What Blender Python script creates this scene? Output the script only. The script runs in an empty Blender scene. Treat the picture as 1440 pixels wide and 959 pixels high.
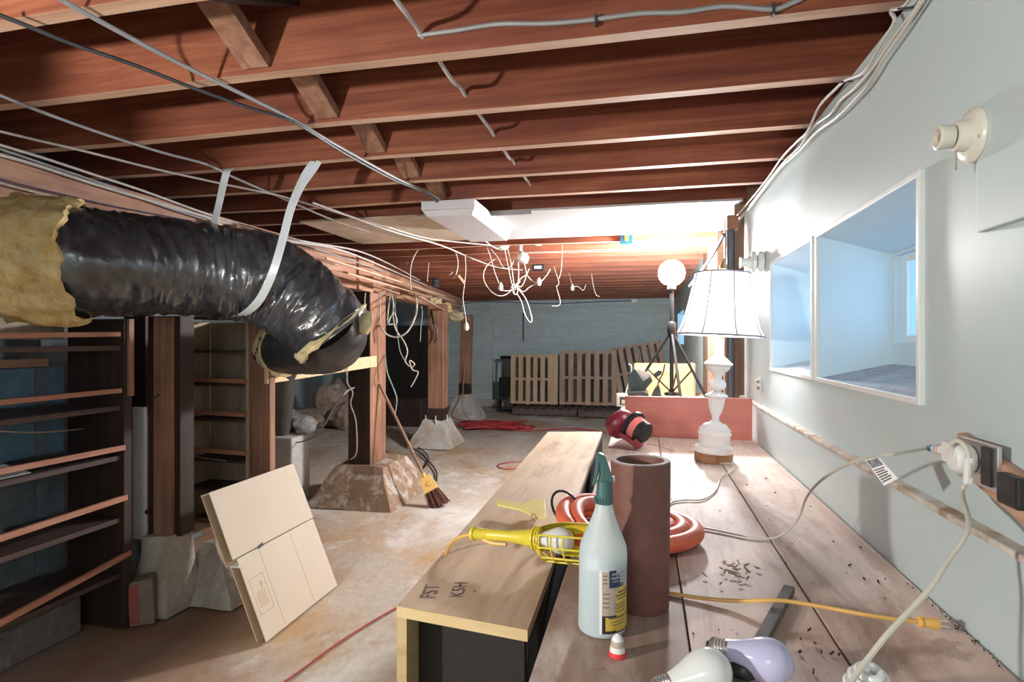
import bpy, bmesh, math, random
from mathutils import Vector, Matrix, noise
random.seed(7)
C = bpy.context.scene
COL = C.collection
V = Vector

# ------------------------------------------------------------------ camera, world, lights, exposure
CAM_Z = 1.30
YAW = math.radians(12.71)
FPX = 820.0
cam_data = bpy.data.cameras.new('camera')
cam_data.sensor_width = 36.0
cam_data.lens = FPX / 1440.0 * 36.0
cam_data.clip_start = 0.05
cam_data.clip_end = 100
cam = bpy.data.objects.new('camera', cam_data)
cam.location = (0, 0, CAM_Z)
cam.rotation_euler = (math.radians(90), 0, YAW)
COL.objects.link(cam)
C.camera = cam

world = bpy.data.worlds.new('world')
C.world = world
world.use_nodes = True
bg = world.node_tree.nodes['Background']
bg.inputs[0].default_value = (0.30, 0.62, 1.0, 1)
bg.inputs[1].default_value = 2.6

def light(name, kind, loc, energy, color, size, rot=None, **kw):
    d = bpy.data.lights.new(name, kind)
    d.energy = energy
    d.color = color
    if kind in ('POINT', 'SPOT'):
        d.shadow_soft_size = size
    elif kind == 'AREA':
        d.size = size
    for k, v in kw.items():
        setattr(d, k, v)
    o = bpy.data.objects.new(name, d)
    o.location = loc
    if rot: o.rotation_euler = rot
    COL.objects.link(o)
    return o

WORK = V((0.21, 4.62, 1.82))
light('lamp_behind_camera', 'POINT', (-1.74, -0.35, 1.46), 105, (1.0, 0.95, 0.88), 0.05)
light('fill_behind_camera', 'POINT', (-0.35, -1.3, 1.75), 19, (0.90, 0.96, 1.0), 0.35)  # unseen fill light added to lift the shade from the camera side
C.view_settings.view_transform = 'Standard'
C.view_settings.look = 'None'
C.view_settings.exposure = 0.62
C.view_settings.gamma = 1.0
C.view_settings.use_curve_mapping = False

# ------------------------------------------------------------------ pixel rays -> points at a known depth or on a known plane
SA, CA = math.sin(YAW), math.cos(YAW)
def ray(u, v):
    r, t = (u - 720) / FPX, (479.5 - v) / FPX
    return V((r * CA - SA, r * SA + CA, t))
def at(u, v, s): return V((0, 0, CAM_Z)) + ray(u, v) * s
def onZ(u, v, z):
    d = ray(u, v); return V((0, 0, CAM_Z)) + d * ((z - CAM_Z) / d.z)
def onX(u, v, x):
    d = ray(u, v); return V((0, 0, CAM_Z)) + d * (x / d.x)
def onY(u, v, y):
    d = ray(u, v); return V((0, 0, CAM_Z)) + d * (y / d.y)

# ------------------------------------------------------------------ materials
def mat(name):
    m = bpy.data.materials.new(name); m.use_nodes = True
    nt = m.node_tree
    return m, nt, nt.nodes['Principled BSDF']

def ramp(nt, stops):
    r = nt.nodes.new('ShaderNodeValToRGB')
    el = r.color_ramp.elements
    while len(el) < len(stops): el.new(0.5)
    for e, (p, c) in zip(el, stops):
        e.position = p; e.color = (c[0], c[1], c[2], 1)
    return r

def coords(nt, scale, rnd=True):
    tc = nt.nodes.new('ShaderNodeTexCoord')
    mp = nt.nodes.new('ShaderNodeMapping')
    mp.inputs['Scale'].default_value = scale
    nt.links.new(tc.outputs['Object'], mp.inputs['Vector'])
    return mp.outputs[0]

def noise_node(nt, vec, scale, detail=4, rough=0.55, dist=0.0, rnd=True):
    n = nt.nodes.new('ShaderNodeTexNoise')
    n.noise_dimensions = '4D'
    n.inputs['Scale'].default_value = scale
    n.inputs['Detail'].default_value = detail
    n.inputs['Roughness'].default_value = rough
    n.inputs['Distortion'].default_value = dist
    nt.links.new(vec, n.inputs['Vector'])
    if rnd:
        oi = nt.nodes.new('ShaderNodeObjectInfo')
        mu = nt.nodes.new('ShaderNodeMath'); mu.operation = 'MULTIPLY'; mu.inputs[1].default_value = 37.0
        nt.links.new(oi.outputs['Random'], mu.inputs[0]); nt.links.new(mu.outputs[0], n.inputs['W'])
    return n

def mixc(nt, fac, a, b, mode='MIX'):
    x = nt.nodes.new('ShaderNodeMix'); x.data_type = 'RGBA'; x.blend_type = mode
    for sock, val in ((x.inputs['Factor'], fac), (x.inputs['A'] if False else x.inputs[6], a), (x.inputs[7], b)):
        if hasattr(val, 'links') or hasattr(val, 'is_linked'):
            nt.links.new(val, sock)
        elif isinstance(val, (int, float)):
            sock.default_value = val
        else:
            sock.default_value = (val[0], val[1], val[2], 1)
    return x.outputs[2]

def bump(nt, b, height, strength, dist=0.01):
    n = nt.nodes.new('ShaderNodeBump')
    n.inputs['Strength'].default_value = strength
    n.inputs['Distance'].default_value = dist
    nt.links.new(height, n.inputs['Height'])
    nt.links.new(n.outputs[0], b.inputs['Normal'])

def plain(name, col, rough=0.5, metal=0.0, var=0.12, scale=12, **kw):
    m, nt, b = mat(name)
    v = coords(nt, (1, 1, 1))
    n = noise_node(nt, v, scale, 4)
    lo = [c * (1 - var) for c in col]; hi = [min(1, c * (1 + var)) for c in col]
    r = ramp(nt, [(0.3, lo), (0.7, hi)])
    nt.links.new(n.outputs['Fac'], r.inputs[0])
    nt.links.new(r.outputs[0], b.inputs['Base Color'])
    b.inputs['Roughness'].default_value = rough
    b.inputs['Metallic'].default_value = metal
    for k, val in kw.items(): b.inputs[k].default_value = val
    return m

def wood(name, axis, dark, mid, light_, rough=0.65, grain=1.0, blotch=0.35, blotch_col=None, dirt=None):
    m, nt, b = mat(name)
    sc = [26 * grain] * 3; sc[axis] = 1.3 * grain
    v = coords(nt, sc)
    n = noise_node(nt, v, 1.0, 6, 0.62, 0.6)
    r = ramp(nt, [(0.28, dark), (0.5, mid), (0.74, light_)])
    nt.links.new(n.outputs['Fac'], r.inputs[0])
    v2 = coords(nt, (1, 1, 1))
    n2 = noise_node(nt, v2, 3.2, 4, 0.6)
    r2 = ramp(nt, [(0.42, (0, 0, 0)), (0.68, (1, 1, 1))])
    nt.links.new(n2.outputs['Fac'], r2.inputs[0])
    bc = blotch_col or [c * 0.55 for c in mid]
    fm = nt.nodes.new('ShaderNodeMath'); fm.operation = 'MULTIPLY'; fm.inputs[1].default_value = blotch
    nt.links.new(r2.outputs[0], fm.inputs[0])
    c = mixc(nt, fm.outputs[0], r.outputs[0], bc)
    if dirt:
        sv = [9, 9, 9]; sv[axis] = 2.2
        n3 = noise_node(nt, coords(nt, sv), 1.0, 7, 0.7, 0.8)
        r3 = ramp(nt, [(0.50, (0, 0, 0)), (0.68, (0.8, 0.8, 0.8))])
        nt.links.new(n3.outputs['Fac'], r3.inputs[0])
        c = mixc(nt, r3.outputs[0], c, dirt)
        n4 = noise_node(nt, coords(nt, (1, 1, 1)), 70, 3, 0.6)
        r4 = ramp(nt, [(0.66, (0, 0, 0)), (0.72, (0.7, 0.7, 0.7))])
        nt.links.new(n4.outputs['Fac'], r4.inputs[0])
        c = mixc(nt, r4.outputs[0], c, (0.16, 0.10, 0.07))
    nt.links.new(c, b.inputs['Base Color'])
    b.inputs['Roughness'].default_value = rough
    bump(nt, b, n.outputs['Fac'], 0.25, 0.004)
    return m

def concrete(name, base, stains, rough=0.85, bstr=0.4, stretch=(1, 1, 1), fine=45, var=0.2):
    """base colour with several stain layers: (colour, scale, lo, hi, amount)"""
    m, nt, b = mat(name)
    v = coords(nt, stretch)
    nf = noise_node(nt, v, fine, 6, 0.7)
    lo = [c * (1 - var) for c in base]; hi = [min(1, c * (1 + var * 0.75)) for c in base]
    r = ramp(nt, [(0.3, lo), (0.7, hi)])
    nt.links.new(nf.outputs['Fac'], r.inputs[0])
    c = r.outputs[0]
    for (sc_col, s, a, z, amt) in stains:
        n = noise_node(nt, v, s, 7, 0.65, 0.5)
        rr = ramp(nt, [(a, (0, 0, 0)), (z, (amt, amt, amt))])
        nt.links.new(n.outputs['Fac'], rr.inputs[0])
        c = mixc(nt, rr.outputs[0], c, sc_col)
    nt.links.new(c, b.inputs['Base Color'])
    b.inputs['Roughness'].default_value = rough
    bump(nt, b, nf.outputs['Fac'], bstr, 0.01)
    return m

M = {}
J = ((0.13, 0.032, 0.017), (0.28, 0.082, 0.038), (0.46, 0.175, 0.085))
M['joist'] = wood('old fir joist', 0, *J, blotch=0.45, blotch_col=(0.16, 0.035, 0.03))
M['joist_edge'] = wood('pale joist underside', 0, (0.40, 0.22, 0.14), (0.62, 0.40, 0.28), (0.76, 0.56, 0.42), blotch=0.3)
M['fir_x'] = M['joist']
M['fir_y'] = wood('old fir along y', 1, (0.26, 0.12, 0.075), (0.46, 0.25, 0.16), (0.62, 0.40, 0.28), blotch=0.4, blotch_col=(0.24, 0.085, 0.055))
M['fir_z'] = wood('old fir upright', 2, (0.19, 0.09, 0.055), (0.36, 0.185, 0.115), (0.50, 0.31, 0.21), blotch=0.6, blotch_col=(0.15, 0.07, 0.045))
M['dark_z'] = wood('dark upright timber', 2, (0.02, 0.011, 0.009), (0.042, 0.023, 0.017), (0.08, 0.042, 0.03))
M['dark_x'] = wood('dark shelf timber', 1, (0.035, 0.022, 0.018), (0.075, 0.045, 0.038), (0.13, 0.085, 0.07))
M['lip'] = wood('shelf lip strip', 1, (0.30, 0.12, 0.075), (0.44, 0.20, 0.125), (0.55, 0.29, 0.19), blotch=0.2)
M['lip_x'] = wood('shelf lip strip across', 0, (0.30, 0.12, 0.065), (0.44, 0.20, 0.11), (0.55, 0.29, 0.17), blotch=0.2)
M['new_pine'] = wood('new pine', 0, (0.62, 0.42, 0.23), (0.75, 0.55, 0.33), (0.85, 0.68, 0.45), blotch=0.1)
M['lath'] = wood('lath strips', 1, (0.42, 0.22, 0.13), (0.66, 0.44, 0.29), (0.80, 0.62, 0.45), blotch=0.25)
M['lath_d'] = wood('old lath strips', 1, (0.22, 0.09, 0.06), (0.40, 0.20, 0.13), (0.56, 0.34, 0.24), blotch=0.3)
M['deck'] = wood('subfloor boards', 1, (0.05, 0.02, 0.014), (0.10, 0.04, 0.025), (0.16, 0.07, 0.045))
M['ply_shelf'] = wood('grooved panel', 2, (0.36, 0.27, 0.17), (0.52, 0.41, 0.28), (0.62, 0.51, 0.37), blotch=0.3)
M['plank'] = wood('bench plywood', 1, (0.44, 0.30, 0.24), (0.66, 0.52, 0.45), (0.78, 0.67, 0.60), grain=0.6, blotch=0.75, blotch_col=(0.46, 0.29, 0.21), dirt=(0.30, 0.17, 0.11))
M['plank_shaded'] = wood('bench front plank', 1, (0.24, 0.155, 0.115), (0.38, 0.265, 0.21), (0.58, 0.46, 0.39), grain=0.6, blotch=0.6, blotch_col=(0.18, 0.11, 0.08), dirt=(0.62, 0.52, 0.46))
M['ply_box'] = wood('cabinet plywood', 1, (0.56, 0.41, 0.27), (0.68, 0.52, 0.36), (0.77, 0.62, 0.46), grain=0.5, blotch=0.4, blotch_col=(0.50, 0.35, 0.24), dirt=(0.36, 0.22, 0.13))
M['ply_edge'] = wood('plywood edge', 0, (0.50, 0.36, 0.17), (0.66, 0.50, 0.26), (0.74, 0.60, 0.36), blotch=0.15)
M['shade_ply'] = wood('shade black plywood', 1, (0.008, 0.007, 0.007), (0.014, 0.012, 0.011), (0.022, 0.019, 0.017))
M['red_ply'] = wood('red stained plywood', 0, (0.34, 0.095, 0.07), (0.45, 0.145, 0.11), (0.53, 0.20, 0.155), grain=0.5, blotch=0.5, blotch_col=(0.22, 0.06, 0.05), rough=0.4)
M['far_ply'] = wood('far plywood', 0, (0.36, 0.20, 0.08), (0.46, 0.28, 0.12), (0.54, 0.36, 0.18), grain=0.5, blotch=0.2)
M['wall_ply'] = wood('wall sheathing', 2, (0.17, 0.10, 0.065), (0.28, 0.175, 0.115), (0.36, 0.245, 0.175), blotch=0.4)
M['pallet'] = wood('pallet boards', 2, (0.34, 0.21, 0.14), (0.54, 0.36, 0.25), (0.68, 0.49, 0.36), blotch=0.35)
M['pallet_light'] = wood('newer pallet boards', 2, (0.52, 0.34, 0.20), (0.70, 0.48, 0.30), (0.80, 0.60, 0.41), blotch=0.2)
M['pallet_old'] = wood('old pallet boards', 0, (0.05, 0.035, 0.03), (0.11, 0.08, 0.065), (0.18, 0.13, 0.11), blotch=0.3)
M['stick'] = wood('weathered stick', 1, (0.07, 0.065, 0.06), (0.14, 0.13, 0.125), (0.24, 0.225, 0.21), rough=0.9)
M['soil_wood'] = M['dark_z']

M['floor'] = concrete('stained floor slab', (0.56, 0.50, 0.42), [
    ((0.50, 0.31, 0.14), 1.1, 0.47, 0.60, 0.8),
    ((0.72, 0.70, 0.66), 1.5, 0.50, 0.62, 0.9),
    ((0.38, 0.23, 0.12), 2.6, 0.56, 0.68, 0.75),
    ((0.80, 0.79, 0.77), 4.2, 0.57, 0.68, 0.75),
    ((0.42, 0.24, 0.12), 8.0, 0.60, 0.70, 0.6),
    ((0.10, 0.07, 0.05), 22, 0.68, 0.75, 0.85)], bstr=0.5, fine=30, stretch=(1.0, 0.75, 1))
# slab colour turns browner towards the left and the near end
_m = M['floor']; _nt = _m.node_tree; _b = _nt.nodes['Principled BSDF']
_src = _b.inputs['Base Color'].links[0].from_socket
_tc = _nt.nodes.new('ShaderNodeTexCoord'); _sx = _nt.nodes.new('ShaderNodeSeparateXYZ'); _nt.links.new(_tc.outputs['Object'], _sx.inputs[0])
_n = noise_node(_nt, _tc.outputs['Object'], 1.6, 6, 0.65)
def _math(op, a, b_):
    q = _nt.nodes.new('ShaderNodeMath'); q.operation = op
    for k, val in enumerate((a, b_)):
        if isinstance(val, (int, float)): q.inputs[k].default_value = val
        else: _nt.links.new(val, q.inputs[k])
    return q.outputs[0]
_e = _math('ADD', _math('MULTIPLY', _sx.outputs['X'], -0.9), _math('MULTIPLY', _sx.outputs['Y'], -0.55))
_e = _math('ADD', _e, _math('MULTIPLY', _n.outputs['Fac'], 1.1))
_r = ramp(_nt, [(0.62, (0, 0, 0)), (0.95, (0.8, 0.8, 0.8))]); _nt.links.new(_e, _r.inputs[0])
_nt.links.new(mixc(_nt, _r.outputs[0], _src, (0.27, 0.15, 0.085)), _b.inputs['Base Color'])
M['conc_far'] = concrete('board marked concrete', (0.60, 0.70, 0.69), [
    ((0.44, 0.51, 0.49), 1.6, 0.45, 0.7, 0.6), ((0.70, 0.78, 0.77), 3, 0.5, 0.75, 0.5),
    ((0.20, 0.14, 0.09), 7, 0.66, 0.76, 0.6)], stretch=(0.35, 1, 1.6), fine=25)
M['conc_left'] = concrete('blue grey block wall', (0.15, 0.185, 0.21), [
    ((0.07, 0.08, 0.085), 3, 0.4, 0.65, 0.7), ((0.22, 0.28, 0.31), 5, 0.5, 0.7, 0.5)], fine=20)
M['block_blue'] = concrete('blue painted block', (0.13, 0.24, 0.33), [
    ((0.06, 0.10, 0.14), 6, 0.4, 0.65, 0.6), ((0.22, 0.34, 0.42), 9, 0.5, 0.7, 0.5)], fine=40)
M['footing'] = concrete('footing concrete', (0.55, 0.53, 0.48), [
    ((0.38, 0.24, 0.13), 4, 0.48, 0.68, 0.8), ((0.75, 0.74, 0.72), 6, 0.5, 0.7, 0.7),
    ((0.16, 0.11, 0.07), 15, 0.6, 0.72, 0.6)], bstr=0.8, fine=30)
M['footing_brown'] = concrete('earthy footing concrete', (0.34, 0.23, 0.15), [
    ((0.62, 0.60, 0.56), 9, 0.5, 0.62, 0.9), ((0.15, 0.09, 0.05), 14, 0.55, 0.7, 0.7)], bstr=1.0, fine=30)
M['rock'] = concrete('rubble rock', (0.36, 0.27, 0.2), [
    ((0.52, 0.48, 0.42), 9, 0.48, 0.62, 0.8), ((0.17, 0.08, 0.05), 12, 0.52, 0.68, 0.7)], bstr=1.0, fine=25)
M['cinder_dark'] = concrete('dark curb', (0.17, 0.15, 0.15), [((0.5, 0.5, 0.52), 5, 0.56, 0.68, 0.7), ((0.08, 0.06, 0.05), 9, 0.5, 0.7, 0.6)], fine=30)
M['cinder'] = concrete('pale block', (0.58, 0.56, 0.53), [((0.36, 0.31, 0.26), 6, 0.5, 0.7, 0.5)], fine=50)
M['brick_red'] = concrete('brick red', (0.36, 0.105, 0.075), [((0.5, 0.42, 0.36), 14, 0.58, 0.7, 0.5)], fine=60)
M['brick_grey'] = concrete('mortared brick side', (0.24, 0.21, 0.165), [((0.42, 0.40, 0.35), 9, 0.52, 0.7, 0.6)], fine=50)
M['white_wall'] = concrete('painted wall', (0.52, 0.62, 0.63), [
    ((0.50, 0.60, 0.59), 1.1, 0.45, 0.7, 0.5), ((0.50, 0.49, 0.45), 2.2, 0.66, 0.82, 0.3)], rough=0.42, bstr=0.03, fine=20, var=0.02)
M['white_trim'] = concrete('painted trim', (0.76, 0.79, 0.78), [((0.6, 0.57, 0.52), 6, 0.62, 0.75, 0.4)], rough=0.4, bstr=0.03, var=0.04)
M['ledge'] = concrete('dusty ledge', (0.60, 0.53, 0.45), [
    ((0.34, 0.19, 0.10), 14, 0.5, 0.62, 0.9), ((0.76, 0.76, 0.74), 5, 0.5, 0.65, 0.7)], bstr=0.4)
M['sill'] = concrete('dusty sill', (0.50, 0.54, 0.58), [((0.30, 0.26, 0.23), 18, 0.5, 0.68, 0.8), ((0.7, 0.72, 0.74), 6, 0.5, 0.65, 0.6)], bstr=0.4)
M['niche'] = plain('painted window well', (0.60, 0.74, 0.80), 0.5, var=0.05, scale=3)
M['drywall'] = concrete('ceiling drywall', (0.52, 0.55, 0.55), [((0.5, 0.36, 0.2), 1.1, 0.62, 0.78, 0.5)], rough=0.6, bstr=0.02, var=0.03)
M['stain_dry'] = concrete('stained drywall', (0.62, 0.53, 0.42), [((0.35, 0.2, 0.1), 2.2, 0.48, 0.68, 0.8)], rough=0.7, bstr=0.1)
M['fixture'] = plain('fixture enamel', (0.74, 0.74, 0.79), 0.35, var=0.03)
M['wire_white'] = plain('white cable', (0.58, 0.56, 0.53), 0.45)
M['wire_grey'] = plain('grey cable', (0.34, 0.36, 0.37), 0.45)
M['wire_dark'] = plain('dark cable', (0.055, 0.06, 0.07), 0.45)
M['wire_cream'] = plain('cream cord', (0.60, 0.58, 0.50), 0.45)
M['wire_tan'] = plain('tan wire', (0.42, 0.30, 0.24), 0.5)
M['wire_blue'] = plain('dark blue wire', (0.06, 0.07, 0.16), 0.45)
M['wire_green'] = plain('pale green wire', (0.30, 0.45, 0.40), 0.45)
M['cord_red'] = plain('red cord', (0.44, 0.05, 0.055), 0.5)
M['cord_yellow'] = plain('yellow cord', (0.78, 0.46, 0.13), 0.4)
M['yellow'] = plain('yellow plastic', (0.80, 0.66, 0.06), 0.35, var=0.08)
M['yellow_pale'] = plain('pale yellow plastic', (0.84, 0.72, 0.22), 0.45, var=0.08)
M['hose'] = plain('orange hose', (0.82, 0.17, 0.085), 0.5, var=0.1, scale=20)
M['black'] = plain('black plastic', (0.018, 0.018, 0.02), 0.4)
M['black_metal'] = plain('black metal', (0.02, 0.021, 0.024), 0.45, 0.3)
M['steel'] = plain('steel plate', (0.62, 0.60, 0.58), 0.28, 0.9)
M['white_pl'] = plain('white plastic', (0.80, 0.80, 0.77), 0.35, var=0.04)
M['porcelain'] = plain('off white porcelain', (0.70, 0.69, 0.60), 0.25, var=0.04)
M['ceramic'] = plain('white ceramic', (0.83, 0.80, 0.79), 0.45, var=0.05)
M['brass'] = plain('brass', (0.72, 0.55, 0.28), 0.3, 0.9)
M['lamp_wood'] = wood('lamp foot wood', 0, (0.22, 0.09, 0.04), (0.36, 0.17, 0.08), (0.5, 0.28, 0.14))
M['card'] = plain('cardboard', (0.70, 0.62, 0.50), 0.8, var=0.04, scale=2)
M['card_dark'] = plain('cardboard print', (0.55, 0.42, 0.28), 0.8, var=0.04)
M['clay'] = concrete('fired clay', (0.19, 0.08, 0.062), [((0.12, 0.06, 0.05), 4, 0.45, 0.7, 0.6), ((0.25, 0.115, 0.09), 9, 0.55, 0.7, 0.4)], rough=0.6, bstr=0.15)
M['clay_rim'] = concrete('fired clay rim', (0.27, 0.20, 0.18), [((0.14, 0.1, 0.09), 9, 0.5, 0.7, 0.6)], rough=0.7, bstr=0.2)
M['teal'] = plain('dark green plastic', (0.05, 0.135, 0.13), 0.4, var=0.06)
M['bristle'] = plain('broom bristles', (0.15, 0.055, 0.045), 0.8, var=0.4, scale=60)
M['ferrule'] = plain('broom cap', (0.85, 0.56, 0.16), 0.5, var=0.05)
M['handle'] = wood('broom handle', 2, (0.2, 0.1, 0.07), (0.32, 0.18, 0.125), (0.42, 0.26, 0.18))
M['maroon'] = plain('dark red rubber', (0.19, 0.016, 0.03), 0.35, var=0.15)
M['pink'] = plain('pink band', (0.72, 0.17, 0.16), 0.4, var=0.05)
M['strap'] = plain('white strap', (0.68, 0.75, 0.79), 0.35, var=0.06)
M['bulb_white'] = plain('white glass bulb', (0.76, 0.79, 0.78), 0.12, var=0.02)
M['bulb_blue'] = plain('lavender glass bulb', (0.52, 0.52, 0.74), 0.1, var=0.02)
M['label_white'] = plain('label white', (0.84, 0.85, 0.86), 0.4, var=0.02)
M['label_navy'] = plain('label navy', (0.03, 0.05, 0.10), 0.4, var=0.02)
M['label_gold'] = plain('label gold', (0.68, 0.50, 0.08), 0.4, var=0.05)
M['label_tan'] = plain('label tan', (0.50, 0.40, 0.34), 0.4, var=0.05)
M['label_black'] = plain('label black', (0.03, 0.03, 0.03), 0.4, var=0.02)
M['ink'] = plain('ink', (0.17, 0.12, 0.11), 0.7, var=0.05)
M['red_pl'] = plain('red plastic', (0.78, 0.06, 0.07), 0.4, var=0.04)
M['blue_pl'] = plain('blue plastic', (0.02, 0.16, 0.30), 0.4, var=0.04)
M['saw_green'] = plain('dark green enamel', (0.012, 0.035, 0.034), 0.4, var=0.15)
M['debris'] = plain('dark chips', (0.06, 0.045, 0.035), 0.9, var=0.4)
M['splinter'] = plain('wood splinters', (0.36, 0.24, 0.15), 0.9, var=0.4, scale=60)
M['gap_light'] = plain('white gap light', (0.85, 0.88, 0.87), 0.5, var=0.05)
M['fabric_rib'] = plain('shade piping', (0.30, 0.29, 0.33), 0.6, var=0.05)
M['pipe'] = plain('painted pipe', (0.10, 0.12, 0.15), 0.4, 0.2)
M['tag_print'] = plain('tag print', (0.20, 0.21, 0.24), 0.6, var=0.6, scale=160)
M['pvc'] = plain('ring terminal', (0.45, 0.40, 0.36), 0.5)

# foil wrapped duct
m, nt, b = mat('black duct film')
v = coords(nt, (5, 5, 3)); n = noise_node(nt, v, 2.2, 5, 0.6, 1.2)
v2 = coords(nt, (3, 3, 9)); n2 = noise_node(nt, v2, 1.2, 3, 0.5, 0.8)
r = ramp(nt, [(0.3, (0.018, 0.021, 0.027)), (0.7, (0.072, 0.080, 0.094))]); nt.links.new(n.outputs['Fac'], r.inputs[0])
nt.links.new(r.outputs[0], b.inputs['Base Color'])
b.inputs['Roughness'].default_value = 0.25
b.inputs['Specular IOR Level'].default_value = 1.0; b.inputs['Coat Weight'].default_value = 0.5; b.inputs['Coat Roughness'].default_value = 0.12
bump(nt, b, n.outputs['Fac'], 0.3, 0.03)
M['film'] = m
m, nt, b = mat('black duct ribs')
b.inputs['Base Color'].default_value = (0.035, 0.035, 0.037, 1); b.inputs['Roughness'].default_value = 0.4
v = coords(nt, (3, 3, 3)); n = noise_node(nt, v, 4, 4); bump(nt, b, n.outputs['Fac'], 0.3, 0.02)
M['film2'] = m
# fibreglass
m, nt, b = mat('yellow fibreglass')
v = coords(nt, (1, 1, 1)); n = noise_node(nt, v, 9, 8, 0.7, 1.5)
r = ramp(nt, [(0.28, (0.50, 0.29, 0.08)), (0.42, (0.82, 0.58, 0.22)), (0.56, (0.95, 0.76, 0.38)), (0.72, (0.97, 0.87, 0.58))])
nt.links.new(n.outputs['Fac'], r.inputs[0]); nt.links.new(r.outputs[0], b.inputs['Base Color'])
b.inputs['Roughness'].default_value = 0.95
bump(nt, b, n.outputs['Fac'], 0.9, 0.03)
M['fibre'] = m
M['fibre_pale'] = plain('pale fibreglass', (0.70, 0.62, 0.36), 0.95, var=0.3, scale=25)
# translucent things
m, nt, b = mat('frosted bottle plastic')
b.inputs['Base Color'].default_value = (0.80, 0.90, 0.93, 1); b.inputs['Roughness'].default_value = 0.35
b.inputs['Transmission Weight'].default_value = 0.45; b.inputs['IOR'].default_value = 1.2
M['bottle'] = m
m, nt, b = mat('bottle liquid')
b.inputs['Base Color'].default_value = (0.40, 0.63, 0.70, 1); b.inputs['Roughness'].default_value = 0.25
b.inputs['Transmission Weight'].default_value = 0.3
M['liquid'] = m
m, nt, b = mat('lamp shade fabric')
nt.nodes.remove(b)
df = nt.nodes.new('ShaderNodeBsdfDiffuse'); df.inputs[0].default_value = (0.86, 0.86, 0.88, 1)
tl = nt.nodes.new('ShaderNodeBsdfTranslucent'); tl.inputs[0].default_value = (0.90, 0.90, 0.92, 1)
mx = nt.nodes.new('ShaderNodeMixShader'); mx.inputs[0].default_value = 0.22
nt.links.new(df.outputs[0], mx.inputs[1]); nt.links.new(tl.outputs[0], mx.inputs[2])
nt.links.new(mx.outputs[0], nt.nodes['Material Output'].inputs[0])
M['shade'] = m
m, nt, b = mat('work lamp lens')
b.inputs['Emission Color'].default_value = (0.98, 0.98, 1.0, 1); b.inputs['Emission Strength'].default_value = 540
M['lens'] = m
m, nt, b = mat('window glass')
b.inputs['Base Color'].default_value = (0.9, 0.97, 1, 1); b.inputs['Roughness'].default_value = 0.25
b.inputs['Transmission Weight'].default_value = 1.0; b.inputs['IOR'].default_value = 1.05
M['glass'] = m

# ------------------------------------------------------------------ mesh builder
WLOC = {}
def frame_from(axis, up=V((0, 0, 1))):
    z = axis.normalized()
    if abs(z.dot(up)) > 0.98: up = V((1, 0, 0)) if abs(z.x) < 0.9 else V((0, 1, 0))
    x = up.cross(z).normalized(); y = z.cross(x)
    return x, y, z

def smooth_path(pts, sub=5, closed=False):
    pts = [V(p) for p in pts]
    if len(pts) < 3: return pts
    out = []; n = len(pts)
    rng = range(n if closed else n - 1)
    for i in rng:
        if closed: p0, p1, p2, p3 = pts[(i - 1) % n], pts[i], pts[(i + 1) % n], pts[(i + 2) % n]
        else: p0, p1, p2, p3 = pts[max(i - 1, 0)], pts[i], pts[i + 1], pts[min(i + 2, n - 1)]
        for k in range(sub):
            t = k / sub
            out.append(0.5 * ((2 * p1) + (p2 - p0) * t + (2 * p0 - 5 * p1 + 4 * p2 - p3) * t * t + (3 * p1 - p0 - 3 * p2 + p3) * t ** 3))
    if not closed: out.append(pts[-1])
    return out

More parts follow.
